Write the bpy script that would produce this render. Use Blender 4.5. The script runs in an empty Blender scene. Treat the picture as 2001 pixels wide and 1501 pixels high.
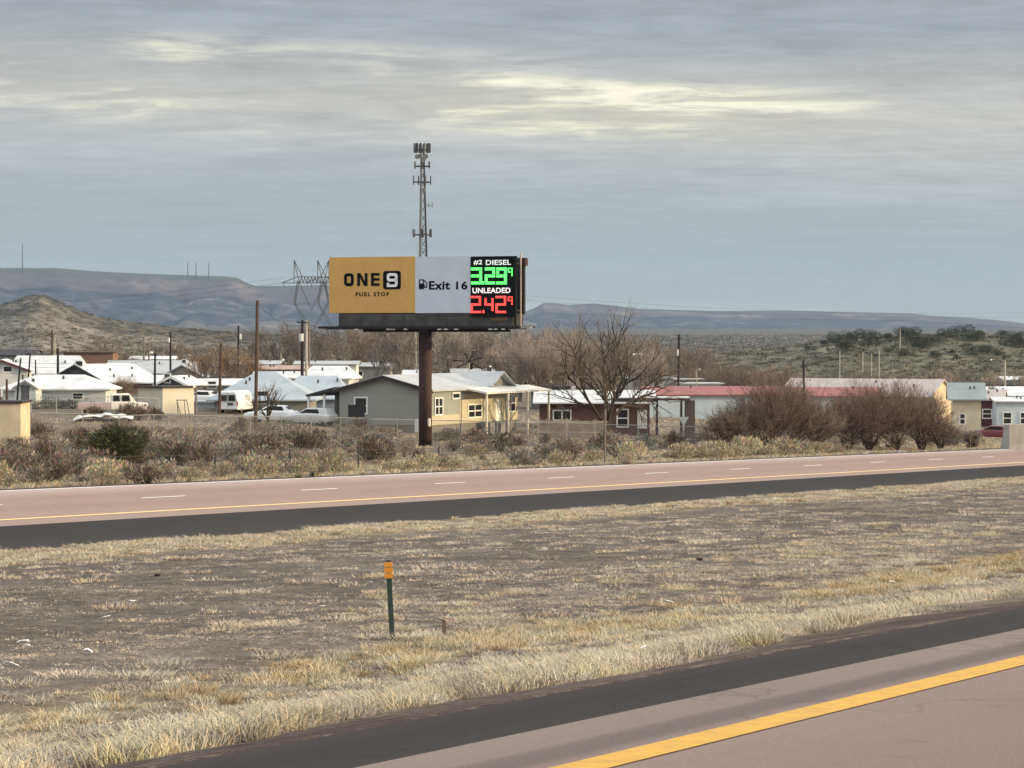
import bpy, math, random
import numpy as np
from mathutils import Vector, noise as mnoise

S = bpy.context.scene
COL = S.collection
R = math.radians
FPX = 5000.0                      # focal length in photo pixels
CX, CY, HOR = 1000.5, 750.5, 660.0
TP = (CY - HOR) / FPX
PITCH = math.atan(TP)

# ------------------------------------------------------------------ camera
cam_d = bpy.data.cameras.new('camera')
cam = bpy.data.objects.new('camera', cam_d)
COL.objects.link(cam)
cam_d.sensor_width = 36.0
cam_d.lens = 36.0 * FPX / 2001.0
cam_d.clip_start = 0.5
cam_d.clip_end = 60000.0
cam.location = (0, 0, 0)
cam.rotation_euler = (math.pi / 2 - PITCH, 0, 0)
S.camera = cam

# ------------------------------------------------------------------ exposure
S.view_settings.view_transform = 'Standard'
S.view_settings.look = 'None'
S.view_settings.gamma = 1.0
S.view_settings.use_curve_mapping = False
S.view_settings.exposure = 0.0
S.cycles.volume_step_rate = 4.0
S.cycles.max_bounces = 6
S.cycles.volume_bounces = 0
S.cycles.transparent_max_bounces = 8

# ------------------------------------------------------------------ sky
SUN_AZ, SUN_EL = R(98), R(12.0)    # azimuth clockwise from the view direction
def srgb(r, g, b):
    f = lambda c: ((c / 255.0 + 0.055) / 1.055) ** 2.4 if c > 10 else c / 255.0 / 12.92
    return (f(r), f(g), f(b), 1.0)

class NT:
    def __init__(s, tree): s.t = tree
    def n(s, typ, **kw):
        nd = s.t.nodes.new(typ)
        for k, v in kw.items():
            if k.startswith('i_'):
                key = k[2:]; key = int(key) if key.isdigit() else key
                nd.inputs[key].default_value = v
            else: setattr(nd, k, v)
        return nd
    def l(s, a, b): s.t.links.new(a, b)
    def math(s, op, a, b=None, c=None, clamp=False):
        nd = s.t.nodes.new('ShaderNodeMath'); nd.operation = op; nd.use_clamp = clamp
        for i, v in enumerate((a, b, c)):
            if v is None: continue
            if hasattr(v, 'is_linked') or hasattr(v, 'links'): s.t.links.new(v, nd.inputs[i])
            else: nd.inputs[i].default_value = v
        return nd.outputs[0]
    def mix(s, f, a, b, typ='MIX'):
        nd = s.t.nodes.new('ShaderNodeMix'); nd.data_type = 'RGBA'; nd.blend_type = typ
        for key, v in ((0, f), (6, a), (7, b)):
            if hasattr(v, 'links'): s.t.links.new(v, nd.inputs[key])
            else: nd.inputs[key].default_value = v
        return nd.outputs[2]
    def ramp(s, f, stops, interp='LINEAR'):
        nd = s.t.nodes.new('ShaderNodeValToRGB'); cr = nd.color_ramp; cr.interpolation = interp
        while len(cr.elements) < len(stops): cr.elements.new(0.5)
        for e, (p, c) in zip(cr.elements, stops):
            e.position = p; e.color = c if len(c) == 4 else (*c, 1)
        if hasattr(f, 'links'): s.t.links.new(f, nd.inputs[0])
        return nd.outputs[0]
    def noise(s, vec, scale, detail=3.0, rough=0.5, dist=0.0):
        nd = s.t.nodes.new('ShaderNodeTexNoise')
        nd.inputs['Scale'].default_value = scale; nd.inputs['Detail'].default_value = detail
        nd.inputs['Roughness'].default_value = rough; nd.inputs['Distortion'].default_value = dist
        if vec is not None: s.t.links.new(vec, nd.inputs['Vector'])
        return nd.outputs[0]

world = bpy.data.worlds.new('World'); S.world = world; world.use_nodes = True
wt = NT(world.node_tree); world.node_tree.nodes.clear()
out = wt.n('ShaderNodeOutputWorld'); bg = wt.n('ShaderNodeBackground')
sky = wt.n('ShaderNodeTexSky', sky_type='NISHITA', sun_disc=False, sun_elevation=SUN_EL, sun_rotation=SUN_AZ)
tc = wt.n('ShaderNodeTexCoord'); sep = wt.n('ShaderNodeSeparateXYZ')
wt.l(tc.outputs['Generated'], sep.inputs[0])
dx, dy, dz = sep.outputs
zz = wt.math('MAXIMUM', dz, 0.0)
den = wt.math('ADD', zz, 0.045)
px_ = wt.math('DIVIDE', dx, den); py_ = wt.math('DIVIDE', dy, den)
comb = wt.n('ShaderNodeCombineXYZ'); wt.l(wt.math('MULTIPLY', px_, 0.72), comb.inputs[0]); wt.l(py_, comb.inputs[1])
n_big = wt.noise(comb.outputs[0], 0.30, 3, 0.5)
n_mid = wt.noise(comb.outputs[0], 1.15, 5, 0.6, 0.4)
n_fine = wt.noise(comb.outputs[0], 3.6, 6, 0.68, 0.5)
n_rip = wt.noise(comb.outputs[0], 11.0, 5, 0.7, 0.8)
warp = wt.math('MULTIPLY', wt.math('SUBTRACT', n_big, 0.5), 0.045)
ze = wt.math('ADD', wt.math('ADD', zz, wt.math('MULTIPLY', dx, 0.03)), warp)
zs = wt.math('MULTIPLY', ze, 5.0)
base = wt.ramp(zs, [(0.0, srgb(196, 203, 197)), (0.09, srgb(179, 185, 181)), (0.20, srgb(170, 177, 177)),
                    (0.32, srgb(184, 189, 191)), (0.43, srgb(206, 203, 194)), (0.51, srgb(190, 190, 186)),
                    (0.61, srgb(165, 170, 176)), (0.8, srgb(164, 168, 174)), (1.0, srgb(180, 181, 181))])
def bump1(x, c, w):
    q = wt.math('DIVIDE', wt.math('SUBTRACT', x, c), w)
    return wt.math('SUBTRACT', 1.0, wt.math('MULTIPLY', q, q), clamp=True)
ztl = wt.math('ADD', zz, wt.math('MULTIPLY', dx, 0.045))
glow = wt.math('MULTIPLY', bump1(dx, 0.045, 0.105), bump1(ztl, 0.0905, 0.0125))       # thin cloud in front of the hidden sun
left = wt.math('MULTIPLY', bump1(dx, -0.13, 0.16), bump1(ztl, 0.0930, 0.020))
st = wt.ramp(n_mid, [(0.45, (0, 0, 0, 1)), (0.57, (1, 1, 1, 1))])
st2 = wt.ramp(n_fine, [(0.42, (.1, .1, .1, 1)), (0.58, (1, 1, 1, 1))])
brk = wt.math('MULTIPLY', wt.math('MULTIPLY', st, st2), wt.math('ADD', wt.math('MULTIPLY', glow, 1.6), wt.math('MULTIPLY', left, 1.0)), clamp=True)
soft = wt.mix(wt.math('MULTIPLY', glow, .45), base, srgb(228, 219, 192))
warmc = wt.mix(brk, soft, srgb(255, 249, 220))
mod = wt.math('ADD', wt.math('MULTIPLY', wt.math('SUBTRACT', n_mid, 0.5), 0.62), wt.math('MULTIPLY', wt.math('SUBTRACT', n_fine, 0.5), 0.72))
mod = wt.math('ADD', mod, wt.math('MULTIPLY', wt.math('SUBTRACT', n_rip, 0.5), 0.34))
modz = wt.ramp(zs, [(0.0, (.2, .2, .2, 1)), (0.18, (.45, .45, .45, 1)), (0.4, (1, 1, 1, 1))])
modm = wt.math('MULTIPLY_ADD', mod, modz, 1.0)
cmod = wt.n('ShaderNodeVectorMath', operation='SCALE'); wt.l(warmc, cmod.inputs[0]); wt.l(modm, cmod.inputs['Scale'])
# the overcast is much brighter high up than near the horizon
hi = wt.ramp(zz, [(0.0, (.0, .0, .0, 1)), (0.14, (0, 0, 0, 1)), (0.38, (.8, .8, .8, 1)), (1.0, (1, 1, 1, 1))])
gain = wt.math('MULTIPLY_ADD', hi, 2.45, 1.0)
cl = wt.n('ShaderNodeVectorMath', operation='SCALE'); wt.l(cmod.outputs[0], cl.inputs[0]); wt.l(gain, cl.inputs['Scale'])
sk = wt.n('ShaderNodeVectorMath', operation='SCALE'); wt.l(sky.outputs[0], sk.inputs[0]); sk.inputs['Scale'].default_value = 0.10
fin = wt.mix(0.93, sk.outputs[0], cl.outputs[0])
wt.l(fin, bg.inputs[0]); bg.inputs[1].default_value = 1.0
wt.l(bg.outputs[0], out.inputs[0])

# ------------------------------------------------------------------ sun
sd = bpy.data.lights.new('sun', 'SUN'); sun = bpy.data.objects.new('sun', sd); COL.objects.link(sun)
sd.energy = 5.0; sd.angle = R(1.5); sd.color = (1.0, 0.74, 0.42)
svec = Vector((math.sin(SUN_AZ) * math.cos(SUN_EL), math.cos(SUN_AZ) * math.cos(SUN_EL), math.sin(SUN_EL)))
sun.rotation_euler = svec.to_track_quat('Z', 'Y').to_euler()

# ------------------------------------------------------------------ projection and terrain helpers
THETA = math.atan(2800.0 / FPX)          # road runs off to the right of the view axis
CT, ST = math.cos(THETA), math.sin(THETA)
def P(px, py, d):
    x = (px - CX) / FPX; y = -(py - CY) / FPX
    c, s = math.cos(PITCH), math.sin(PITCH)
    D = Vector((x, c + y * s, -s + y * c))
    return D * (d / D.y)
def uv2xy(u, v): return (u * ST - v * CT, u * CT + v * ST)
def xy2uv(x, y): return (x * ST + y * CT, -x * CT + y * ST)
PV = np.array([-400, -60, -14, -5.5, 5.85, 6.7, 8.0, 12, 17, 21, 25, 35, 50, 56, 62, 63.9, 71.2, 72.3, 76, 85, 100, 112, 125, 160, 400])
PZ = np.array([-6, -4, -2.2, -1.62, -1.51, -1.54, -1.80, -2.62, -3.6, -4.15, -4.3, -4.65, -5.3, -5.45, -5.15, -5.02, -4.39, -4.36, -4.6, -4.25, -4.15, -3.7, -3.3, -3.0, -3.0])
_rs = np.random.RandomState(5)
_SN = [(_rs.uniform(0, 6.28), _rs.uniform(0, 6.28)) for _ in range(14)]
def sstep(a, b, x):
    t = np.clip((x - a) / (b - a), 0, 1); return t * t * (3 - 2 * t)
def bumps(u, v, wl):
    r = 0
    for i, (a, ph) in enumerate(_SN[:9]):
        k = 6.283 / (wl * (1 + 0.35 * i))
        r = r + np.sin(u * math.cos(a) * k + v * math.sin(a) * k + ph + 1.7 * np.sin(u * k * .31 + ph * 3))
    return r / 9.0
def terrain(x, y, raw=False):
    x = np.asarray(x, float); y = np.asarray(y, float)
    u = x * ST + y * CT; v = -x * CT + y * ST
    pz = np.interp(v, PV, PZ)
    g = 0.0248 + 0.009 * (1 - sstep(6, 30, v))
    uc = np.where(u > 300, 300 + 150 * np.tanh((u - 300) / 150), u)
    uc = np.where(uc < -200, -200 + 150 * np.tanh((uc + 200) / 150), uc)
    near = pz - g * uc
    town = -8.2 - 2.9 * np.tanh(x / 60.0)
    town = town - 1.6 * sstep(400, 1200, y) + 34 * sstep(1800, 6500, y)
    w = sstep(88, 128, v)
    z = near * (1 - w) + town * w
    back = sstep(-40, -300, v)
    z = z * (1 - back) + (-6.5) * back
    if not raw:
        m = sstep(6.8, 9, v) * (1 - sstep(53.5, 55.5, v)) + sstep(73.2, 76, v)
        m = m * (1 - 0.6 * sstep(300, 900, np.hypot(x, y)))
        z = z + m * (0.10 * bumps(u, v, 3.1) + 0.05 * bumps(v + 40, u, 1.1) + 0.12 * bumps(u + 9, v, 11))
    return z
def gz(x, y): return float(terrain(x, y))
def at(px, d):
    p = P(px, HOR, d); return Vector((p.x, d, gz(p.x, d)))
def zpx(py, d): return P(CX, py, d).z

# ------------------------------------------------------------------ materials
MATS = {}
def mat(name, col, rough=0.85, var=0.0, scale=1.0, col2=None, metal=0.0, spec=0.3, emit=None, estr=0.0, bump=0.0, objrand=0.0, stretch=None, detail=4.0):
    if name in MATS: return MATS[name]
    m = bpy.data.materials.new(name); m.use_nodes = True
    t = NT(m.node_tree); b = m.node_tree.nodes['Principled BSDF']
    b.inputs['Roughness'].default_value = rough; b.inputs['Metallic'].default_value = metal
    b.inputs['Specular IOR Level'].default_value = spec
    col = (*col[:3], 1)
    tcn = t.n('ShaderNodeTexCoord'); vec = tcn.outputs['Object']
    if stretch:
        mp = t.n('ShaderNodeMapping'); mp.inputs['Scale'].default_value = stretch; t.l(vec, mp.inputs[0]); vec = mp.outputs[0]
    c = None
    nz = t.noise(vec, scale, detail, 0.6)
    if col2 is None:
        k = max(var, 0.06)
        col2 = tuple(x * (1 - k) for x in col[:3]); col = tuple(min(1, x * (1 + k * .6)) for x in col[:3])
    nr = t.ramp(nz, [(0.35, (*col[:3], 1)), (0.65, (*col2[:3], 1))])
    c = nr
    if objrand:
        oi = t.n('ShaderNodeObjectInfo')
        f = t.math('MULTIPLY_ADD', oi.outputs['Random'], objrand * 2, 1 - objrand)
        vm = t.n('ShaderNodeVectorMath', operation='SCALE'); t.l(c, vm.inputs[0]); t.l(f, vm.inputs['Scale']); c = vm.outputs[0]
    t.l(c, b.inputs['Base Color'])
    if bump:
        bn = t.n('ShaderNodeBump'); bn.inputs['Strength'].default_value = bump; bn.inputs['Distance'].default_value = 0.05
        t.l(nz, bn.inputs['Height']); t.l(bn.outputs[0], b.inputs['Normal'])
    if emit:
        b.inputs['Emission Color'].default_value = (*emit[:3], 1); b.inputs['Emission Strength'].default_value = estr
    MATS[name] = m; return m

# ------------------------------------------------------------------ mesh helpers
class MB:
    def __init__(s): s.v = []; s.f = []
    def quad(s, a, b, c, d):
        i = len(s.v); s.v += [tuple(a), tuple(b), tuple(c), tuple(d)]; s.f.append((i, i + 1, i + 2, i + 3)); return s
    def tri(s, a, b, c):
        i = len(s.v); s.v += [tuple(a), tuple(b), tuple(c)]; s.f.append((i, i + 1, i + 2)); return s
    def box(s, x0, x1, y0, y1, z0, z1):
        i = len(s.v)
        s.v += [(x0, y0, z0), (x1, y0, z0), (x1, y1, z0), (x0, y1, z0), (x0, y0, z1), (x1, y0, z1), (x1, y1, z1), (x0, y1, z1)]
        for f in ((0, 3, 2, 1), (4, 5, 6, 7), (0, 1, 5, 4), (1, 2, 6, 5), (2, 3, 7, 6), (3, 0, 4, 7)): s.f.append(tuple(i + k for k in f))
        return s
    def prism(s, poly, ax, a, b):
        """polygon of 2-tuples extruded along axis ax (0,1,2) from a to b"""
        n = len(poly); i = len(s.v)
        def mk(p, t):
            if ax == 0: return (t, p[0], p[1])
            if ax == 1: return (p[0], t, p[1])
            return (p[0], p[1], t)
        s.v += [mk(p, a) for p in poly] + [mk(p, b) for p in poly]
        s.f.append(tuple(range(i + n - 1, i - 1, -1))); s.f.append(tuple(range(i + n, i + 2 * n)))
        for k in range(n): s.f.append((i + k, i + (k + 1) % n, i + n + (k + 1) % n, i + n + k))
        return s
    def tube(s, pts, rad, n=6, cap=True):
        pts = [Vector(p) for p in pts]
        if not hasattr(rad, '__len__'): rad = [rad] * len(pts)
        i0 = len(s.v); up = Vector((0, 0, 1))
        for k, p in enumerate(pts):
            d = (pts[min(k + 1, len(pts) - 1)] - pts[max(k - 1, 0)]).normalized()
            a = d.cross(up if abs(d.z) < 0.95 else Vector((1, 0, 0))).normalized(); b = d.cross(a)
            for j in range(n):
                t = 2 * math.pi * j / n; q = p + (a * math.cos(t) + b * math.sin(t)) * rad[k]; s.v.append(tuple(q))
        for k in range(len(pts) - 1):
            for j in range(n):
                a = i0 + k * n + j; b = i0 + k * n + (j + 1) % n; s.f.append((a, b, b + n, a + n))
        if cap:
            s.f.append(tuple(i0 + j for j in range(n))[::-1]); s.f.append(tuple(i0 + (len(pts) - 1) * n + j for j in range(n)))
        return s
    def mesh(s, name, m=None, smooth=False):
        me = bpy.data.meshes.new(name); me.from_pydata(s.v, [], s.f)
        if m: me.materials.append(m)
        if smooth: me.polygons.foreach_set('use_smooth', [True] * len(me.polygons))
        me.update(); return me
    def build(s, name, m, parent=None, smooth=False, **kw):
        return mobj(name, s.mesh(name, m, smooth), parent, **kw)
def mobj(name, me, parent=None, loc=None, label=None, cat=None, group=None, kind=None, rz=None, scale=None):
    o = bpy.data.objects.new(name, me); COL.objects.link(o)
    if parent: o.parent = parent
    if loc is not None: o.location = loc
    if rz is not None: o.rotation_euler = (0, 0, rz)
    if scale is not None: o.scale = scale
    if label: o['label'] = label
    if cat: o['category'] = cat
    if group: o['group'] = group
    if kind: o['kind'] = kind
    return o
def thing(name, label, cat, loc=(0, 0, 0), rz=0.0, group=None):
    return mobj(name, None, None, loc, label, cat, group, None, rz)
def np_mesh(name, V, F, m, col=None, smooth=False):
    me = bpy.data.meshes.new(name); k = F.shape[1]
    me.vertices.add(len(V)); me.vertices.foreach_set('co', V.astype(np.float32).ravel())
    me.loops.add(F.size); me.loops.foreach_set('vertex_index', F.astype(np.int32).ravel())
    me.polygons.add(len(F)); me.polygons.foreach_set('loop_start', np.arange(len(F), dtype=np.int32) * k)
    try: me.polygons.foreach_set('loop_total', np.full(len(F), k, np.int32))
    except Exception: pass
    if col is not None:
        a = me.color_attributes.new('Col', 'FLOAT_COLOR', 'POINT')
        c4 = np.ones((len(V), 4), np.float32); c4[:, :3] = col; a.data.foreach_set('color', c4.ravel())
    if smooth: me.polygons.foreach_set('use_smooth', np.ones(len(F), bool))
    me.materials.append(m); me.update(calc_edges=True); me.validate(); return me

# ------------------------------------------------------------------ ground sheet
def attr_mat(name, rough=0.95, nscale=3.0, namp=0.5, bump=0.4, bdist=0.05, spec=0.1, twosided=False, fine=None, objrand=0.0):
    m = bpy.data.materials.new(name); m.use_nodes = True
    t = NT(m.node_tree); b = m.node_tree.nodes['Principled BSDF']
    b.inputs['Roughness'].default_value = rough; b.inputs['Specular IOR Level'].default_value = spec
    at_ = t.n('ShaderNodeAttribute', attribute_name='Col'); tcn = t.n('ShaderNodeTexCoord')
    nz = t.noise(tcn.outputs['Object'], nscale, 6, 0.65)
    f = t.math('MULTIPLY_ADD', t.math('SUBTRACT', nz, 0.5), namp * 2, 1.0)
    if fine:
        n2 = t.noise(tcn.outputs['Object'], fine, 3, 0.6)
        f = t.math('MULTIPLY', f, t.math('MULTIPLY_ADD', t.math('SUBTRACT', n2, 0.5), namp * 1.6, 1.0))
    if objrand:
        oi = t.n('ShaderNodeObjectInfo'); f = t.math('MULTIPLY', f, t.math('MULTIPLY_ADD', oi.outputs['Random'], objrand * 2, 1 - objrand))
    vm = t.n('ShaderNodeVectorMath', operation='SCALE'); t.l(at_.outputs['Color'], vm.inputs[0]); t.l(f, vm.inputs['Scale'])
    t.l(vm.outputs[0], b.inputs['Base Color'])
    if bump:
        bn = t.n('ShaderNodeBump'); bn.inputs['Strength'].default_value = bump; bn.inputs['Distance'].default_value = bdist
        t.l(nz, bn.inputs['Height']); t.l(bn.outputs[0], b.inputs['Normal'])
    return m
def geo(a, b, n): return list(np.geomspace(a, b, n))
us = [-x for x in geo(30, 22000, 36)][::-1] + list(np.arange(-24, 0, 3)) + list(np.arange(0, 130, .45)) + list(np.arange(130, 330, 1.6)) + geo(332, 22000, 60)
vs = [-x for x in geo(40, 22000, 36)][::-1] + [-30, -20, -14, -9, -5.5, -2, 2, 5.5, 5.85, 6.3] + list(np.arange(6.7, 53, .32)) + [53.5, 54.5, 56, 59, 62, 64, 67, 71.2, 72.3, 73.2] + list(np.arange(74, 130, .8)) + geo(131, 22000, 90)
us = np.array(sorted(us)); vs = np.array(sorted(vs))
UU, VV = np.meshgrid(us, vs)
XX = UU * ST - VV * CT; YY = UU * CT + VV * ST
ZZ = terrain(XX, YY)
under = ((VV > -6) & (VV < 6.5)) | ((VV > 56.5) & (VV < 72.0))
ZZ = np.where(under, ZZ - 0.05, ZZ)
def ground_col(u, v, x, y):
    c = np.zeros(u.shape + (3,))
    soil = np.array([.105, .090, .075]); grey = np.array([.15, .135, .112]); straw = np.array([.26, .21, .135]); red = np.array([.085, .060, .055])
    n1 = 0.5 + 0.5 * bumps(u, v, 7.3); n2 = 0.5 + 0.5 * bumps(v, u + 30, 23.0)
    c[:] = soil
    k = sstep(.4, .65, n1)[..., None]; c = c * (1 - .6 * k) + grey * .6 * k
    def band(a, b, f, col, amt):
        nonlocal c
        w = (sstep(a - f, a + f, v) * (1 - sstep(b - f, b + f, v)) * amt)[..., None]; c = c * (1 - w) + col * w
    band(6.4, 8.3, .3, np.array([.070, .050, .048]), .95)
    band(8.2, 14, 1.0, straw, .45)
    band(19, 23, 1.2, np.array([.26, .19, .10]), .4)
    band(28, 48, 3.0, np.array([.080, .072, .066]), .6)
    kk = (sstep(.55, .8, .5 + .5 * bumps(v * 1.6, u * .5 + 11, 9.0)) * sstep(9, 12, v) * (1 - sstep(48, 52, v)) * .6)[..., None]; c = c * (1 - kk) + np.array([.062, .054, .052]) * kk
    band(50, 55.6, .8, straw, .55)
    band(72.4, 74.2, .5, np.array([.10, .085, .075]), .8)
    band(76, 135, 4, np.array([.21, .18, .135]), .6)
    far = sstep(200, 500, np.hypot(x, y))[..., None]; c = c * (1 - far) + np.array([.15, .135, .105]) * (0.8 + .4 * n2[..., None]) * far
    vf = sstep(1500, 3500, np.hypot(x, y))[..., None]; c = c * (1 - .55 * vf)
    return c
GC = ground_col(UU, VV, XX, YY)
nu, nv = len(us), len(vs)
V = np.stack([XX, YY, ZZ], -1).reshape(-1, 3)
i = (np.arange(nv - 1)[:, None] * nu + np.arange(nu - 1)[None]).ravel()
F = np.stack([i, i + 1, i + 1 + nu, i + nu], 1)
gm = attr_mat('dry_soil', 0.97, 2.6, 0.85, 0.9, 0.10, 0.08, fine=13.0)
def add_mat_layer(m):
    t = NT(m.node_tree); b = m.node_tree.nodes['Principled BSDF']; lk = b.inputs['Base Color'].links[0]; src = lk.from_socket
    tcn = t.n('ShaderNodeTexCoord'); n1 = t.noise(tcn.outputs['Object'], 5.5, 6, .75, .6); n2 = t.noise(tcn.outputs['Object'], .45, 3, .6); n3 = t.noise(tcn.outputs['Object'], 31.0, 4, .7)
    f = t.math('ADD', t.math('MULTIPLY', n1, .6), t.math('ADD', t.math('MULTIPLY', n2, .35), t.math('MULTIPLY', n3, .25)))
    k = t.ramp(f, [(.585, (0, 0, 0, 1)), (.72, (.8, .8, .8, 1))])
    at_ = t.n('ShaderNodeAttribute', attribute_name='Col'); pale = t.mix(.55, at_.outputs['Color'], (.35, .315, .255, 1)); pale2 = t.mix(1.0, pale, (1.15, 1.12, 1.05, 1), 'MULTIPLY')
    t.l(t.mix(k, src, pale2), b.inputs['Base Color'])
add_mat_layer(gm)
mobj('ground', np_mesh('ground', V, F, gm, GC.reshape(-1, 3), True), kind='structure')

# ------------------------------------------------------------------ roads and markings
def strip(name, knots, u0, u1, m, lift, du=4.0, kind='structure', parent=None):
    us_ = np.arange(u0, u1 + du, du); kn = np.array(sorted(knots))
    U, Vv = np.meshgrid(us_, kn); X = U * ST - Vv * CT; Y = U * CT + Vv * ST; Z = terrain(X, Y, True) + lift
    V = np.stack([X, Y, Z], -1).reshape(-1, 3); n = len(us_)
    i = (np.arange(len(kn) - 1)[:, None] * n + np.arange(n - 1)[None]).ravel()
    me = np_mesh(name, V, np.stack([i, i + 1, i + 1 + n, i + n], 1), m)
    uvl = me.uv_layers.new(name='uv'); li = np.empty(len(me.loops), np.int32); me.loops.foreach_get('vertex_index', li)
    uvv = np.stack([U, Vv], -1).reshape(-1, 2)[li]; uvl.data.foreach_set('uv', uvv.astype(np.float32).ravel())
    return mobj(name, me, parent, kind=kind)
def road_mat(name, bands, streak=.12, rough=.85, edge=.06, crack=.16):
    """bands: list of (v, colour); colour changes across the road, streaks run along it"""
    m = bpy.data.materials.new(name); m.use_nodes = True
    t = NT(m.node_tree); b = m.node_tree.nodes['Principled BSDF']; b.inputs['Roughness'].default_value = rough; b.inputs['Specular IOR Level'].default_value = .08
    uv = t.n('ShaderNodeUVMap', uv_map='uv'); sp = t.n('ShaderNodeSeparateXYZ'); t.l(uv.outputs[0], sp.inputs[0])
    v0, v1 = bands[0][0], bands[-1][0]
    mp = t.n('ShaderNodeMapping'); mp.inputs['Scale'].default_value = (.10, 2.2, 1); t.l(uv.outputs[0], mp.inputs[0])
    n1 = t.noise(mp.outputs[0], 1.0, 5, .6); n2 = t.noise(uv.outputs[0], 38, 4, .75); n3 = t.noise(uv.outputs[0], .35, 3, .5); n4 = t.noise(uv.outputs[0], 3.0, 4, .6)
    vv = t.math('ADD', sp.outputs[1], t.math('MULTIPLY', t.math('SUBTRACT', n4, .5), edge))
    f = t.math('DIVIDE', t.math('SUBTRACT', vv, v0), v1 - v0)
    c = t.ramp(f, [((v - v0) / (v1 - v0), (*cc, 1)) for v, cc in bands])
    k = t.math('MULTIPLY_ADD', t.math('SUBTRACT', n1, .5), streak * 2, 1.0)
    k = t.math('MULTIPLY', k, t.math('MULTIPLY_ADD', t.math('SUBTRACT', n2, .5), .75, 1.0))
    k = t.math('MULTIPLY', k, t.math('MULTIPLY_ADD', t.math('SUBTRACT', n3, .5), streak * 1.4, 1.0))
    # sealed cracks and stains
    vo = t.n('ShaderNodeTexVoronoi', feature='DISTANCE_TO_EDGE'); vo.inputs['Scale'].default_value = 1.0
    wv = t.n('ShaderNodeVectorMath', operation='ADD'); mp2 = t.n('ShaderNodeMapping'); mp2.inputs['Scale'].default_value = (.12, .42, 1); t.l(uv.outputs[0], mp2.inputs[0])
    nn = t.n('ShaderNodeTexNoise'); nn.inputs['Scale'].default_value = 1.3; nn.inputs['Detail'].default_value = 5; t.l(uv.outputs[0], nn.inputs['Vector'])
    sc2 = t.n('ShaderNodeVectorMath', operation='SCALE'); t.l(nn.outputs['Color'], sc2.inputs[0]); sc2.inputs['Scale'].default_value = .35
    t.l(mp2.outputs[0], wv.inputs[0]); t.l(sc2.outputs[0], wv.inputs[1]); t.l(wv.outputs[0], vo.inputs['Vector'])
    crk = t.math('MULTIPLY_ADD', t.math('LESS_THAN', vo.outputs[0], .006), -crack, 1.0); k = t.math('MULTIPLY', k, crk)
    stn = t.ramp(n4, [(.60, (1, 1, 1, 1)), (.72, (.86, .86, .86, 1))]); k = t.math('MULTIPLY', k, stn)
    vm = t.n('ShaderNodeVectorMath', operation='SCALE'); t.l(c, vm.inputs[0]); t.l(k, vm.inputs['Scale']); t.l(vm.outputs[0], b.inputs['Base Color'])
    bn = t.n('ShaderNodeBump'); bn.inputs['Strength'].default_value = .3; bn.inputs['Distance'].default_value = .01; t.l(n2, bn.inputs['Height']); t.l(bn.outputs[0], b.inputs['Normal'])
    return m
pk = (.205, .15, .136); pk2 = (.245, .19, .172); dk = (.055, .052, .050)
near_m = road_mat('pink_asphalt_near', [(-5.5, pk), (-2, pk), (1.2, (.19, .142, .132)), (3.0, pk), (4.4, (.225, .165, .150)), (5.18, pk2), (5.32, (.135, .112, .108)), (5.48, (.145, .12, .115)), (5.54, (.21, .175, .162)), (5.85, (.215, .18, .165))])
strip('road', [-5.5, 0, 5.85], -60, 700, near_m, 0.0)
sh_m = road_mat('black_shoulder_near', [(5.85, (.042, .040, .038)), (6.4, (.038, .036, .035)), (6.7, (.055, .045, .042)), (6.75, (.075, .058, .052))], .10, edge=.25)
strip('road_shoulder', [5.85, 6.7, 6.75], -60, 700, sh_m, -0.004)
farpk = (.31, .225, .19)
far_m = road_mat('pink_asphalt_far', [(62.3, (.30, .23, .20)), (63.5, (.30, .23, .20)), (65, farpk), (66.3, (.29, .21, .178)), (67.5, farpk), (69, (.29, .21, .178)), (70.5, (.38, .29, .255)), (71.6, (.46, .38, .34))], .06)
strip('road', [62.3, 63.9, 71.2, 71.65], -200, 1200, far_m, 0.0, 6)
shf_m = road_mat('black_shoulder_far', [(55.9, (.045, .042, .040)), (60, (.034, .033, .032)), (62.3, (.036, .034, .033))], .10, edge=.3)
strip('road_shoulder', [55.9, 62.0, 62.3], -200, 1200, shf_m, -0.004, 6)
strip('road_shoulder', [71.65, 72.3, 72.9], -200, 1200, shf_m, -0.004, 6)
yel = mat('yellow_paint', (.66, .37, .060), .8, .25, 9.0, (.50, .30, .075), detail=8.0, stretch=(1, 1, 1)); wht = mat('white_paint', (.82, .78, .74), .6, .1, 2.0)
yelf = mat('faded_yellow_paint', (.86, .60, .26), .6, .12, 3.0)
strip('road_marking', [4.98, 5.18], -60, 700, yel, 0.006)
strip('road_marking', [63.72, 63.98], -200, 1200, yelf, 0.012, 6)
strip('road_marking', [71.15, 71.40], -200, 1200, mat('edge_line_paint', (.86, .80, .77), .6, .1, 2.0), 0.012, 6)
strip('road_marking', [-2.4, -2.28], -60, 700, wht, 0.006)
# dashed lane line: paint dashes of the far carriageway (first one measured at photo x 320)
ray = P(320, 966, 100); u_first = None
phi = THETA - math.atan((320 - CX) / FPX); u_first = 67.5 / math.tan(phi)
dm = MB()
for k in range(-14, 50):
    u0 = u_first + 12.19 * k - 1.55; u1 = u0 + 3.1
    q = []
    for (a, b) in ((u0, 67.43), (u1, 67.43), (u1, 67.57), (u0, 67.57)):
        x, y = uv2xy(a, b); q.append((x, y, float(terrain(x, y, True)) + 0.014))
    dm.quad(*q)
dm.build('road_marking', mat('dash_paint', (.88, .84, .80), .6, .1, 2.0), kind='structure')

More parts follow.
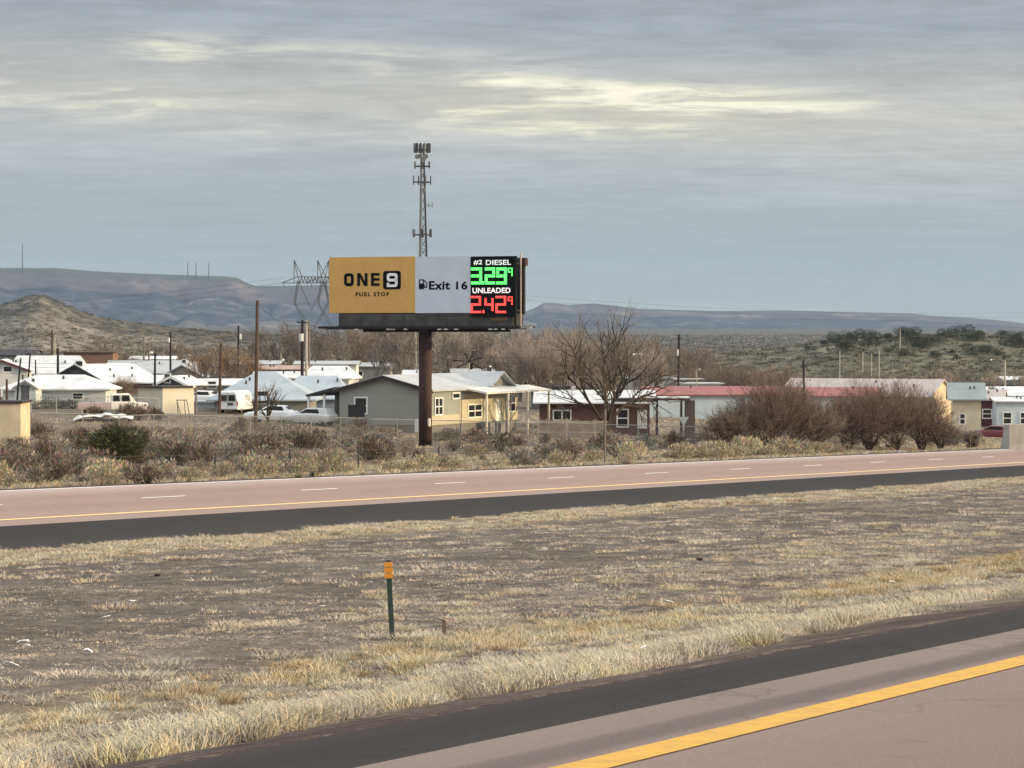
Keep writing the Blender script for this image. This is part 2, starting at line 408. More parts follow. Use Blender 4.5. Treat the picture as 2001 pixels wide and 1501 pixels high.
# ------------------------------------------------------------------ hills
def ridge(name, sky_pts, d, depth, base_y, m, colfn, seed, ncol=640, nrow=84, gully=1.0, plateau=600, px0=-500, px1=2500, cliff=0.25):
    """a mesa: skyline given as (photo x, height) pairs at distance d, slope falling towards the viewer over depth metres"""
    xs = np.linspace(px0, px1, ncol); sx = [p[0] for p in sky_pts]; sy = [p[1] for p in sky_pts]
    top = np.interp(xs, sx, sy); V = []; C = []
    for r in range(nrow):
        t = r / (nrow - 10)                       # 0 foot .. 1 rim .. >1 plateau
        for c in range(ncol):
            X = (xs[c] - CX) / FPX * d
            zt = zpx(top[c], d); zb = zpx(base_y, d - depth) - 12
            wl = 420.0 * d / 6500.0 + 14; wx, wy = X / wl, t * 3.0 + seed
            g1 = mnoise.fractal(Vector((wx, wy * .8, seed)), .8, 2.1, 6)
            g2 = abs(mnoise.noise(Vector((X / wl * 2.3 + .5 * g1, seed * 3.1, t * 1.6)))) + .5 * abs(mnoise.noise(Vector((X / wl * 6.0, seed, t * 5))))
            if t <= 1:
                y = d - depth * (1 - t) + g1 * depth * .10 * (1 - t)
                prof = (t ** 1.5) * (1 - cliff) if t < .86 else (.86 ** 1.5) * (1 - cliff) + (t - .86) / .14 * (1 - (.86 ** 1.5) * (1 - cliff))
                z = zb + (zt - zb) * prof
                amp = (zt - zb) * gully * math.sin(math.pi * min(1, max(0, t))) ** .7
                z += amp * (.14 * g1 + .26 * (g2 - .3))
                if t > .93: z = min(z, zt)
            else:
                y = d + (t - 1) * plateau * 4; z = zt + 2.0 * g1 * (t > 1.03) - (t - 1) * 6
            V.append((X * (y / d), y, z)); C.append(colfn(t, g1, g2, xs[c], X))
    V = np.array(V); i = (np.arange(nrow - 1)[:, None] * ncol + np.arange(ncol - 1)[None]).ravel()
    return mobj(name, np_mesh(name, V, np.stack([i, i + 1, i + 1 + ncol, i + ncol], 1), m, np.array(C), True), kind='structure')
hm = attr_mat('hill_rock_scrub', .95, .02, .6, .0, fine=.07)
def mesa_col(t, g1, g2, px, X):
    c = np.array([.042, .050, .064]); f2 = mnoise.fractal(Vector((X / 45.0, t * 26.0, 7.0)), .7, 2.0, 4)
    s = mnoise.fractal(Vector((X / 210.0 + t * 1.5, t * 9.0 - X / 900.0, 4.0)), .8, 2.0, 5)
    c = c * (1 + .5 * f2)
    if s > .10: c = c + np.array([.085, .07, .06]) * min(1, (s - .10) * 3.0) * (.6 + f2)
    if .80 < t <= .87: c = c * .7
    if t > .87: c = c * .85 + np.array([.06, .04, .03]) * .8
    if t > .97: c = np.array([.075, .08, .065])
    if t < .22: c = c * .6 + np.array([.17, .15, .12]) * .4
    return c
LM = [(-500, 515), (0, 524), (110, 524), (200, 531), (280, 535), (340, 537), (440, 540), (465, 543), (480, 552), (500, 559), (560, 559), (640, 557), (760, 566), (860, 590), (960, 612), (1040, 630), (1150, 650), (2500, 700)]
ridge('mesa', LM, 6500, 1900, 640, hm, mesa_col, 1.7, px1=1200, ncol=620)
RM = [(700, 640), (940, 622), (1020, 612), (1045, 602), (1062, 592), (1085, 592), (1110, 596), (1160, 593), (1200, 597), (1250, 604), (1400, 608), (1540, 607), (1700, 611), (1780, 613), (1830, 618), (1900, 622), (1950, 626), (2001, 632), (2500, 650)]
ridge('mesa', RM, 7600, 3000, 655, hm, mesa_col, 6.3, px0=800, ncol=620, cliff=.12, gully=.6)
def butte_col(t, g1, g2, px, X):
    c = np.array([.17, .152, .125]); s = mnoise.fractal(Vector((X / 40.0, t * 16, 9.0)), .7, 2, 6); s2 = mnoise.fractal(Vector((X / 9.0, t * 60, 3.0)), .6, 2, 3)
    c = c * max(.3, 1 + .5 * s + .5 * s2)
    if t > .88: c = c * (.55 + .3 * s2)
    return c
BM = [(-700, 640), (-300, 625), (-60, 608), (0, 598), (20, 590), (28, 586), (45, 584), (58, 578), (82, 579), (95, 585), (120, 594), (155, 609), (200, 622), (240, 629), (300, 636), (350, 644), (430, 652), (560, 660), (700, 668)]
ridge('butte', BM, 1500, 650, 705, attr_mat('butte_scrub', .95, .22, .8, .5, 1.5, fine=.9), butte_col, 3.3, ncol=420, nrow=90, plateau=60, px0=-600, px1=700, gully=.35, cliff=.10)
def jun_col(t, g1, g2, px, X):
    c = np.array([.12, .112, .08]); s = mnoise.fractal(Vector((X / 14.0, t * 14, 2.0)), .7, 2, 6); s2 = mnoise.fractal(Vector((X / 3.5, t * 50, 3.0)), .6, 2, 3); return c * max(.35, 1 + .7 * s + .6 * s2)
JM = [(1150, 705), (1350, 698), (1480, 688), (1540, 680), (1600, 668), (1650, 661), (1720, 661), (1760, 657), (1850, 655), (1950, 654), (2001, 655), (2500, 650)]
HILL_D, HILL_DEP, HILL_B = 760, 260, 735
ridge('hill', JM, HILL_D, HILL_DEP, HILL_B, attr_mat('hill_grass', .95, .35, .8, .5, .6, fine=1.1), jun_col, 8.1, ncol=420, nrow=80, plateau=40, px0=1150, px1=2500, gully=.25, cliff=.0)

# ------------------------------------------------------------------ grass (stuff)
def tufts(name, cx, cy, h, rad, nb, bw, cols, m, lean=.45, seed=1, sink=.02, cz=None):
    """nb blades per tuft, each blade one bent pair of triangles"""
    rs = np.random.RandomState(seed); N = len(cx)
    cz = (terrain(cx, cy) if cz is None else cz) - sink
    ang = rs.uniform(0, 2 * np.pi, (N, nb)); rr = np.sqrt(rs.uniform(0, 1, (N, nb))) * rad[:, None] * .55
    bx = cx[:, None] + np.cos(ang) * rr; by = cy[:, None] + np.sin(ang) * rr
    bz = np.broadcast_to(cz[:, None], bx.shape)
    a2 = ang + rs.uniform(-1.1, 1.1, ang.shape); hh = h[:, None] * rs.uniform(.45, 1.1, ang.shape)
    ln = hh * (lean * rs.uniform(.2, 1.4, ang.shape))
    wa = rs.uniform(0, np.pi, ang.shape); wx = np.cos(wa) * bw[:, None] / 2; wy = np.sin(wa) * bw[:, None] / 2
    mx = bx + np.cos(a2) * ln * .35; my = by + np.sin(a2) * ln * .35; mz = bz + hh * .6
    tx = bx + np.cos(a2) * ln; ty = by + np.sin(a2) * ln; tz = bz + hh * rs.uniform(.30, 1., ang.shape)
    V = np.stack([np.stack([bx - wx, by - wy, bz], -1), np.stack([bx + wx, by + wy, bz], -1),
                  np.stack([mx + wx * .8, my + wy * .8, mz], -1), np.stack([mx - wx * .8, my - wy * .8, mz], -1), np.stack([tx, ty, tz], -1)], 2).reshape(-1, 3)
    M = N * nb; b = np.arange(M) * 5
    F = np.concatenate([np.stack([b, b + 1, b + 2], 1), np.stack([b, b + 2, b + 3], 1), np.stack([b + 3, b + 2, b + 4], 1)])
    cc = cols[:, None, :] * rs.uniform(.75, 1.2, (N, nb, 1)); cc = np.repeat(cc.reshape(-1, 3), 5, 0)
    return mobj(name, np_mesh(name, V, F, m, cc), kind='stuff')
grass_m = attr_mat('dry_grass', .8, .8, .15, 0, spec=.15)
rs = np.random.RandomState(11)
def vis_uv(n, v0, v1, pad=30, vpow=1.0):
    """random points between two road offsets, only where the photograph (with a margin) can see them"""
    out_u, out_v = [], []
    while sum(len(a) for a in out_u) < n:
        v = v0 + (v1 - v0) * rs.uniform(0, 1, n) ** vpow
        umin = v / math.tan(THETA + .24) - pad * .15; umax = v / math.tan(THETA - .23) + pad * .3
        U0, U1 = v0 / math.tan(THETA + .24) - pad * .2, v1 / math.tan(THETA - .23) + pad * .3
        u = rs.uniform(U0, U1, n); k = (u > umin) & (u < umax); out_u.append(u[k]); out_v.append(v[k])
    return np.concatenate(out_u)[:n], np.concatenate(out_v)[:n]
STRAW = np.array([.58, .48, .32]); GREY = np.array([.37, .335, .27]); ORNG = np.array([.50, .37, .20]); PALE = np.array([.55, .495, .39]); DARK = np.array([.22, .19, .155]); REDB = np.array([.34, .20, .15])
def mixc(n, *pairs):
    w = np.array([p[1] for p in pairs], float); w /= w.sum(); idx = rs.choice(len(pairs), n, p=w)
    return np.array([p[0] for p in pairs])[idx] * rs.uniform(.8, 1.15, (n, 1)) * rs.uniform(.96, 1.04, (n, 3))
def clump(u, v, wl, lo, hi): return sstep(lo, hi, .5 + .9 * bumps(u, v, wl))
def sow(n, v0, v1, h, rad, nb, bw, cols, keep=None, lean=.45, seed=1, vpow=1.0):
    u, v = vis_uv(n, v0, v1, vpow=vpow)
    if keep is not None:
        k = rs.uniform(0, 1, n) < keep(u, v); u, v = u[k], v[k]
    n = len(u); x, y = uv2xy(u, v)
    hh = h * rs.uniform(.55, 1.25, n) ; 
    return tufts('dry_grass', x, y, hh, rad * rs.uniform(.6, 1.3, n), nb, np.full(n, bw), mixc(n, *cols), grass_m, lean, seed)
# pale straw mounds along our own shoulder and up the near slope
sow(1900, 8.0, 10.8, .17, .34, 150, .006, [(STRAW, 4), (PALE, 5), (GREY, 2)], lambda u, v: .03 + .97 * clump(u * .8, v * 1.8, 3.0, .42, .56), 1.1, 1)
sow(5200, 8.2, 19, .05, .28, 60, .007, [(GREY, 4), (PALE, 3), (STRAW, 2), (DARK, 2)], None, 1.6, 2)
sow(4600, 9.5, 21, .12, .36, 110, .008, [(GREY, 5), (PALE, 5), (STRAW, 3), (DARK, 1)], lambda u, v: (.05 + .95 * clump(u * .6, v * 1.6, 3.0, .44, .60)) * (.5 + .5 * sstep(36, 24, u)), 1.3, 3)
# broad low mounds of dead bunch grass lying in bands along the slope
def bands_(u, v): return sstep(.45, .85, .5 + .5 * np.sin((v + 1.3 * bumps(u, v, 9.0)) * 1.9)) * sstep(.30, .50, .5 + .9 * bumps(u * .8 + 50, v, 3.2))
sow(1500, 8.6, 16, .17, .62, 260, .007, [(PALE, 6), (STRAW, 4), (GREY, 1.5)], lambda u, v: .01 + .99 * bands_(u, v) * sstep(.42, .6, .5 + .9 * bumps(u * .9 + 7, v, 2.6)), 1.9, 21)
sow(1500, 15, 30, .16, .85, 230, .011, [(PALE, 6), (STRAW, 3), (GREY, 2.5)], lambda u, v: .01 + .99 * bands_(u, v) * (.35 + .65 * sstep(46, 28, u)), 1.9, 22)
sow(1300, 29, 49, .14, .95, 120, .020, [(PALE, 5), (STRAW, 2), (GREY, 4)], lambda u, v: bands_(u, v) * .6, 1.9, 23)
sow(1500, 50.5, 55.9, .20, .70, 110, .020, [(PALE, 6), (STRAW, 4), (GREY, 1)], lambda u, v: .1 + .9 * clump(u, v * 2, 4.5, .36, .55), 1.7, 24)
# rusty straw band in the bottom of the ditch
sow(1900, 18.8, 22.6, .22, .38, 90, .011, [(ORNG, 3), (STRAW, 5), (PALE, 2)], lambda u, v: (.04 + .96 * clump(u, v * 1.8, 7.0, .35, .6)) * (.12 + .88 * sstep(27, 40, u)), 1.0, 4)
sow(9000, 17, 30, .06, .30, 36, .012, [(GREY, 5), (STRAW, 2), (PALE, 4), (DARK, 2)], lambda u, v: .35 + .65 * clump(u, v, 4.0, .3, .6), 1.6, 5)
sow(2600, 17, 31, .12, .45, 80, .012, [(GREY, 3), (STRAW, 4), (PALE, 5)], lambda u, v: .05 + .95 * clump(u * .6, v * 1.4, 4.0, .45, .66), 1.3, 15)
sow(30000, 22, 50, .05, .36, 15, .021, [(GREY, 5), (DARK, 3.5), (PALE, 3), (STRAW, 1)], lambda u, v: .25 + .75 * clump(u, v, 5.0, .4, .65), 1.7, 6)
sow(2600, 24, 49, .12, .50, 50, .020, [(STRAW, 3), (PALE, 5), (GREY, 3)], lambda u, v: .05 + .95 * clump(u * .5, v * 1.5, 6.0, .50, .68), 1.4, 7)
# pale bank against the black shoulder across the median
sow(6500, 49.8, 55.9, .16, .42, 46, .021, [(STRAW, 4), (PALE, 6), (GREY, 2.5)], lambda u, v: .12 + .88 * clump(u, v * 2, 4.5, .34, .54), 1.1, 8)
sow(120, 50, 53, .3, .5, 40, .03, [(REDB, 1)], lambda u, v: ((u > 108) & (u < 121)) * 1.0, .6, 18)
# strip beyond the far carriageway, yards and town
sow(9000, 73.5, 84, .30, .4, 22, .035, [(STRAW, 5), (GREY, 3), (PALE, 3), (ORNG, 1)], None, .6, 9)
sow(14000, 80, 135, .22, .5, 12, .05, [(STRAW, 4), (GREY, 5), (PALE, 2), (DARK, 1)], None, .8, 10)

# ------------------------------------------------------------------ shrubs
def shrub_mesh(name, m, seed, n=420, w=1.0, h=1.0, leaf=.05, stems=26, upright=.6, cols=((.3, .27, .2),), shape=1.0, lumps=5):
    """unit shrub: stems fanning from the base and small leaf faces in uneven clumps"""
    r = random.Random(seed); V = []; F = []; C = []
    cl = [(r.uniform(-.32, .32) * w, r.uniform(-.32, .32) * w, r.uniform(.25, .62) * h, r.uniform(.22, .36)) for _ in range(lumps)]
    def tri(a, b, c, col):
        i = len(V); V.extend([a, b, c]); F.append((i, i + 1, i + 2)); C.extend([col] * 3)
    for k in range(stems):
        a = r.uniform(0, 6.283); e = r.uniform(.15, 1.0) * shape
        tip = Vector((math.cos(a) * e * .5 * w, math.sin(a) * e * .5 * w, h * (1 - .5 * e * e) * r.uniform(.7, 1.05)))
        b0 = Vector((math.cos(a) * .04, math.sin(a) * .04, -.03)); mid = (b0 + tip) / 2 + Vector((r.uniform(-.05, .05), r.uniform(-.05, .05), .03))
        col = tuple(c * r.uniform(.45, .75) for c in r.choice(cols)); s = Vector((-math.sin(a), math.cos(a), 0)) * .014
        tri(b0 - s, b0 + s, mid, col); tri(mid - s * .8, mid + s * .8, tip, col)
    for k in range(n):
        cx, cy, cz, cr = r.choice(cl); d = Vector((r.gauss(0, 1), r.gauss(0, 1), r.gauss(0, 1))).normalized() * cr * r.uniform(.5, 1.0) ** .5
        p = Vector((cx + d.x * w, cy + d.y * w, max(.02, cz + d.z * h * .9)))
        out = Vector((p.x, p.y, 0.1)); out = (out.normalized() * (1 - upright) + Vector((0, 0, upright))).normalized()
        L = leaf * r.uniform(.7, 2.2); s = Vector((r.gauss(0, 1), r.gauss(0, 1), r.gauss(0, .5))).normalized() * leaf * .38
        tip = p + out * L + Vector((r.gauss(0, .02), r.gauss(0, .02), r.gauss(0, .01)))
        col = tuple(c * r.uniform(.7, 1.2) for c in r.choice(cols)); tri(p - s, p + s, tip, col)
    return np_mesh(name, np.array(V), np.array(F), m, np.array(C))
shrub_m = attr_mat('shrub_leaf', .85, 1.0, .2, 0, spec=.1, objrand=.18)
TAN = ((.46, .39, .26), (.39, .33, .225), (.52, .45, .32)); SAGE = ((.13, .145, .125), (.17, .18, .155), (.10, .11, .095)); BRN = ((.18, .145, .112), (.23, .19, .15), (.13, .105, .085)); GRYS = ((.30, .27, .215), (.24, .22, .18), (.37, .33, .265))
shr_tan = [shrub_mesh('rabbitbrush', shrub_m, 20 + i, 800, 1.0, .8, .055, 24, .75, TAN + ((.24, .22, .16),), 1, 6) for i in range(3)]
shr_sage = [shrub_mesh('sagebrush', shrub_m, 30 + i, 800, 1.05, .8, .05, 22, .35, SAGE + GRYS[:1], 1, 6) for i in range(3)]
shr_brn = [shrub_mesh('twiggy_shrub', shrub_m, 40 + i, 620, 1.0, .9, .065, 60, .6, BRN, 1.0, 6) for i in range(3)]
shr_gry = [shrub_mesh('dry_shrub', shrub_m, 50 + i, 720, 1.05, .75, .05, 36, .5, GRYS + BRN[:1], 1, 6) for i in range(3)]
r = random.Random(77)
def put_shrub(me, px, d, size, label=None, group=None, cat='shrub', hs=1.0):
    p = at(px, d); o = mobj(me.name.split('.')[0], me, None, (p.x, p.y, p.z - .03), label, cat, group, None, r.uniform(0, 6.28), (size * r.uniform(.85, 1.35), size * r.uniform(.85, 1.2), size * hs * r.uniform(.65, 1.15)))
    return o
LAB = {'rabbitbrush': ('pale straw-coloured rabbitbrush growing near the far carriageway', 'pale straw shrubs beside the far carriageway'),
       'sagebrush': ('dull grey-green sagebrush among the dry brush beyond the far carriageway', 'grey-green sagebrush in the brush strip'),
       'twiggy_shrub': ('bare brown twiggy shrub in the brush before the houses', 'brown twiggy shrubs in the brush strip'),
       'dry_shrub': ('low grey-tan dead shrub in the brush before the houses', 'grey-tan dead shrubs in the brush strip')}
def scatter_uv(n, v0, v1, kinds, smin, smax, pxmin=-90, pxmax=2090, keep=None):
    c = 0; tries = 0
    while c < n and tries < n * 40:
        tries += 1; px = r.uniform(pxmin, pxmax); v = r.uniform(v0, v1)
        ph = THETA - math.atan((px - CX) / FPX); u = v / math.tan(ph); x, y = uv2xy(u, v)
        if keep and not keep(px, v, y): continue
        me = r.choice(r.choice(kinds)); lb, gr = LAB[me.name.split('.')[0]]
        put_shrub(me, px, y, r.uniform(smin, smax), lb, gr); c += 1
scatter_uv(54, 74.4, 78, [shr_tan, shr_tan, shr_gry, shr_tan], .7, 2.0, keep=lambda px, v, y: not (1650 < px < 2001) and not (1165 < px < 1200))
scatter_uv(92, 77, 87, [shr_gry, shr_brn, shr_sage, shr_gry, shr_tan], .6, 2.2, keep=lambda px, v, y: not (770 < px < 900 and v < 82))
scatter_uv(104, 85, 99, [shr_gry, shr_brn, shr_sage, shr_gry], .7, 2.4, keep=lambda px, v, y: y < 194 + (px - 830) * .02 and not (790 < px < 880))
scatter_uv(100, 94, 118, [shr_gry, shr_brn, shr_gry, shr_sage], .7, 2.2, pxmax=1400, keep=lambda px, v, y: y < 207 and not (790 < px < 880 and y < 200))
for px, d, s, k, hs, lb in ((290, 118, 2.0, shr_brn[0], 1, 'large rounded brown-grey bush at the road edge right of the green bush'), (200, 117, 1.5, shr_tan[0], .8, 'rounded ochre bush at the road edge below the green bush'),
        (478, 137, 1.6, shr_sage[0], .9, 'dark slate-green bush midway between road and white van'), (528, 152, 2.6, shr_brn[1], .9, 'wide brown bush below the small bare tree'),
        (725, 154, 2.2, shr_brn[2], 1.15, 'reddish-brown bush left of the billboard column'), (1225, 160, 1.7, shr_tan[1], 1, 'pale conical bush just right of the tall thin post'),
        (585, 128, 1.6, shr_tan[2], .8, 'spreading straw bush at the road edge left of the billboard'), (370, 122, 1.6, shr_tan[0], .8, 'low golden bush at the road edge below the white tarpaulin'),
        (680, 140, 1.5, shr_tan[1], .85, 'golden dry bush at the road edge below the black board'), (870, 152, 1.4, shr_tan[2], .8, 'ochre bush at the road edge right of the billboard column'),
        (1040, 160, 1.9, shr_sage[1], .7, 'dark green low bush at the road edge below the wooden fence'), (1180, 188, 2.8, shr_brn[0], .8, 'dark brown bush behind the tall thin post'),
        (1250, 190, 2.4, shr_sage[2], .9, 'dark green-grey bush before the brick house'), (1360, 215, 2.6, shr_sage[0], .9, 'dark bush against the white wall right of the carport')):
    put_shrub(k, px, d, s, lb, None, 'shrub', hs)
for k, (px, d, s, hs) in enumerate(((1400, 181, 1.8, 1), (1432, 182, 1.7, .9), (1465, 186, 2.2, 1.1), (1500, 188, 1.8, .8), (1535, 192, 2.3, 1.1), (1567, 196, 2.0, .9), (1600, 199, 1.9, .8), (1632, 203, 1.7, .8), (1350, 178, 1.7, .9), (1310, 177, 1.5, .8))):
    put_shrub(shr_tan[k % 3], px, d, s, 'plump golden rabbitbrush in the row at the foot of the willows', 'golden rabbitbrush row before the willows', 'shrub', hs)
for px, d, s_ in ((252, 211, 2.3), (272, 212, 1.9), (186, 212, 2.0), (300, 214, 1.7)): put_shrub(shr_brn[0], px, d, s_, 'bare brown brush growing in front of the pickup', 'brown brush before the pickup')
# olive juniper bush at the left
jm = shrub_mesh('juniper_bush', attr_mat('juniper_leaf', .85, .8, .3, 0, spec=.1), 61, 5200, 1.0, .95, .045, 30, .3, ((.10, .105, .055), (.14, .14, .075), (.07, .075, .045)), 1.0, 9)
o = put_shrub(jm, 228, 139, 3.3, 'big olive-green juniper bush beyond the road at the left', None, 'bush', .9)

for k, (px, d, s_) in enumerate(((92, 232, 2.4), (116, 233, 2.6), (142, 234, 2.4), (70, 231, 1.8), (165, 236, 1.6))):
    put_shrub(shr_sage[k % 3], px, d, s_, 'dark clipped-looking shrub in the hedge before the white-roofed house', 'dark hedge before the white-roofed house', 'shrub', .75)
# ------------------------------------------------------------------ bare trees
def bare_tree(name, seed, H, spread, levels, kids, trunk_h, r0, up=.25, stems=1, twig=.02, ntw=4, tw_len=.09, droop=0.0, lenk=.74):
    """returns (limb mesh builder, twig mesh builder)"""
    rr = random.Random(seed); L = MB(); T = MB()
    def grow(p, d, ln, rad, lv):
        pts = [p]; q = p.copy(); dd = d.copy(); n = 3 if lv < levels - 1 else 2
        for k in range(n):
            dd = (dd + Vector((rr.gauss(0, .13), rr.gauss(0, .13), rr.gauss(0, .10) + up * .13 - droop * .1 * lv))).normalized(); q = q + dd * ln / n; pts.append(q.copy())
        if lv < levels - 1: L.tube(pts, [rad * (1 - .35 * k / n) for k in range(n + 1)], 6 if lv == 0 else (4 if lv < 3 else 3), cap=False)
        else:
            s = dd.cross(Vector((rr.gauss(0, 1), rr.gauss(0, 1), rr.gauss(0, 1)))).normalized() * max(rad, twig)
            T.tri(pts[0] - s, pts[0] + s, pts[-1])
            for k in range(ntw):
                t = rr.uniform(.2, .95); b = pts[0].lerp(pts[-1], t); e = b + (dd + Vector((rr.gauss(0, .5), rr.gauss(0, .5), rr.gauss(.15, .4)))).normalized() * H * tw_len * rr.uniform(.5, 1.2)
                s = (e - b).cross(Vector((rr.gauss(0, 1), rr.gauss(0, 1), rr.gauss(0, 1)))).normalized() * twig * .8; T.tri(b - s, b + s, e)
            return
        nk = kids[min(lv, len(kids) - 1)]
        for k in range(nk):
            t = 1.0 if k == 0 else rr.uniform(.35, 1.0); idx = min(n - 1, int(t * n)); b = pts[idx].lerp(pts[idx + 1], t * n - idx) if t < 1 else pts[-1]
            a = rr.uniform(0, 6.283) if lv else 6.283 * (k + rr.uniform(-.3, .3)) / nk
            side = dd.cross(Vector((math.cos(a), math.sin(a), .2 * rr.gauss(0, 1)))).normalized()
            ang = spread * rr.uniform(.55, 1.2) * (0.45 if k == 0 and lv else 1)
            nd = (dd * math.cos(ang) + side * math.sin(ang) + Vector((0, 0, up * .35))).normalized()
            grow(b, nd, ln * (lenk if lv else 1.0) * rr.uniform(.75, 1.15) * (1 if lv else (H - trunk_h) / max(trunk_h, .1) * .42), rad * (.62 if lv else .5), lv + 1)
    for sidx in range(stems):
        a = 6.283 * sidx / stems + rr.uniform(-.3, .3); lean = 0 if stems == 1 else rr.uniform(.15, .6)
        grow(Vector((math.cos(a) * .12 * (stems > 1), math.sin(a) * .12 * (stems > 1), -.2)), Vector((math.cos(a) * lean, math.sin(a) * lean, 1)).normalized(), trunk_h + .2, r0, 0)
    zs = [v[2] for v in T.v]; zm = max(zs) if zs else H; k = H / zm
    for M_ in (L, T): M_.v = [(x * k, y * k, z * k) for x, y, z in M_.v]
    return L, T
def bark(name, c, objrand=.12): return mat(name, c, .9, .25, 3.0, objrand=objrand, spec=.1)
def tree_proto(name, L, T, bm, tm):
    return L.mesh(name + '_trunk', bm), T.mesh(name + '_crown', tm)
def put_tree(name, meshes, px, d, label, group=None, sc=1.0, rz=None, hs=1.0, cat='tree', p=None):
    p = p or at(px, d); t = thing(name, label, cat, p, rz if rz is not None else r.uniform(0, 6.28), group); t.scale = (sc, sc, sc * hs)
    mobj('trunk', meshes[0], t); mobj('crown', meshes[1], t); return t
B_GRY = bark('grey_bark', (.17, .145, .125)); B_DRK = bark('dark_bark', (.075, .062, .052)); T_GRY = bark('grey_twigs', (.22, .185, .15)); T_PNK = bark('pinkish_twigs', (.38, .32, .285)); T_RED = bark('reddish_twigs', (.205, .145, .12))
T_ORG = bark('orange_twigs', (.26, .18, .11)); T_PAL = bark('pale_twigs', (.34, .29, .235)); B_RED = bark('red_brown_stems', (.075, .055, .048)); T_BRN = bark('brown_twigs', (.18, .14, .112))
big = tree_proto('big', *bare_tree('big', 9, 12.2, .66, 6, (6, 4, 4, 3, 4), 2.6, .40, up=.14, twig=.012, ntw=9, tw_len=.06, lenk=.76), B_DRK, T_GRY)
big_t = put_tree('bare_tree', big, 1186, 226, 'large dark spreading bare tree standing before the brick house', None, 1.06, 1.1)
sm = tree_proto('small', *bare_tree('small', 14, 3.9, .75, 5, (5, 3, 3, 3), .9, .17, up=.45, twig=.012, ntw=3, tw_len=.09), B_DRK, T_GRY)
put_tree('bare_tree', sm, 524, 213, 'small bare tree with upswept branches right of the white van', None, 1.0, .3)
pk_tree = [tree_proto('pink', *bare_tree('pink', 60 + i, 9.0, .36, 5, (5, 4, 4, 3), 1.0, .22, up=.55, stems=3, twig=.032, ntw=5, tw_len=.10), B_GRY, T_PNK) for i in range(2)]
for k, (px, d, s, lb) in enumerate(((1015, 330, 1.0, 'pinkish-grey bare tree directly right of the billboard frame'), (1052, 300, 1.0, 'pinkish bare tree with pale stems between billboard and big dark tree'), (1100, 320, 1.06, 'tall pinkish bare tree just left of the big dark tree'), (975, 345, .85, 'greyish bare tree behind the ridge of the yellow-lit wall'), (1270, 330, .85, 'grey-pink bare tree behind the right side of the big dark tree'))):
    put_tree('bare_tree', pk_tree[k % 2], px, d, lb, None, s * 1.14)
gv = [tree_proto('mid', *bare_tree('mid', 80 + i, 8.0, .55, 5, (5, 4, 3, 3), 1.2, .2, up=.3, twig=.04, ntw=5, tw_len=.11), B_GRY, t_) for i, t_ in enumerate((bark('far_grey_twigs', (.155, .140, .125)), T_BRN, T_PAL))]
rows = [(200, 420, .85, 'brown bare tree on the plain behind the orange-brown building'), (250, 430, .5, 'small rounded bare tree right of the orange-brown building')]
for px, d, s, lb in rows: put_tree('bare_tree', gv[1], px, d, lb, None, s)
G1 = 'bare trees behind the houses'
for px, d, s, v in ((535, 450, .9, 0), (560, 430, 1.0, 0), (600, 450, .9, 1), (640, 430, 1.0, 0), (672, 410, 1.0, 1), (705, 440, 1.1, 1), (735, 400, 1.0, 0), (765, 420, 1.2, 1), (790, 390, 1.2, 0), (808, 400, 1.1, 2), (860, 400, 1.25, 2), (885, 380, 1.1, 0), (905, 430, 1.3, 2), (935, 400, 1.2, 0), (960, 420, 1.1, 1), (1130, 400, 1.15, 0), (1160, 430, 1.2, 2),
        (1200, 410, 1.1, 0), (1240, 420, 1.1, 1), (1290, 400, 1.0, 0), (1325, 430, .95, 0), (1355, 410, .95, 1), (1385, 440, .95, 0), (500, 500, .8, 0), (440, 560, .7, 0), (345, 520, .7, 1), (310, 560, .6, 0), (520, 620, 1.1, 0), (580, 640, 1.2, 1), (625, 600, 1.2, 0), (690, 620, 1.3, 2), (750, 600, 1.4, 0), (780, 640, 1.4, 1), (850, 620, 1.5, 0), (880, 600, 1.5, 2), (930, 640, 1.5, 0), (990, 600, 1.4, 0), (1040, 620, 1.4, 1), (1110, 640, 1.4, 0), (1150, 600, 1.3, 2), (1215, 620, 1.3, 0), (1260, 600, 1.2, 1), (1300, 640, 1.1, 0), (1340, 620, 1.1, 0), (1410, 640, 1.0, 2)):
    put_tree('bare_tree', gv[v], px, d, 'grey leafless tree in the line behind the houses', G1, s * r.uniform(1.0, 1.25))
orgt = tree_proto('org', *bare_tree('org', 95, 6.5, .6, 5, (5, 4, 4, 3), .8, .16, up=.2, stems=3, twig=.03, ntw=5, tw_len=.12), B_GRY, T_ORG)
for px, d, s, lb in ((405, 330, .85, 'orange-brown leafless tree behind the cream shed'), (450, 325, .95, 'orange-twigged tree behind the pale blue roof'), (482, 340, .8, 'orange-brown tree just behind the tall wooden pole'), (245, 262, .45, 'low golden bare tree against the dark gabled house')):
    put_tree('bare_tree', orgt, px, d, lb, None, s)
G2 = 'leafless trees along the valley at the right'
for px in range(1400, 2060, 17):
    d = r.uniform(345, 430); put_tree('bare_tree', gv[r.choice((0, 0, 1, 2))], px + r.uniform(-8, 8), d, 'grey-brown leafless tree below the juniper hill', G2, r.uniform(.62, .88))
for px, d, s, lb in ((1440, 335, 1.0, 'reddish-brown bare tree rising behind the red roof'), (1490, 330, 1.1, 'russet bare tree right behind the gap between the red roofs'), (1395, 345, .9, 'dull red-brown tree behind the long red roof'), (1715, 350, .8, 'small reddish tree behind the pinkish roof')):
    put_tree('bare_tree', tree_proto('rst', *bare_tree('rst', int(px), 7.0, .5, 5, (5, 4, 4, 3), 1.0, .18, up=.35, stems=2, twig=.03, ntw=5, tw_len=.11), B_GRY, T_RED if px > 1500 else T_BRN), px, d, lb, None, s)
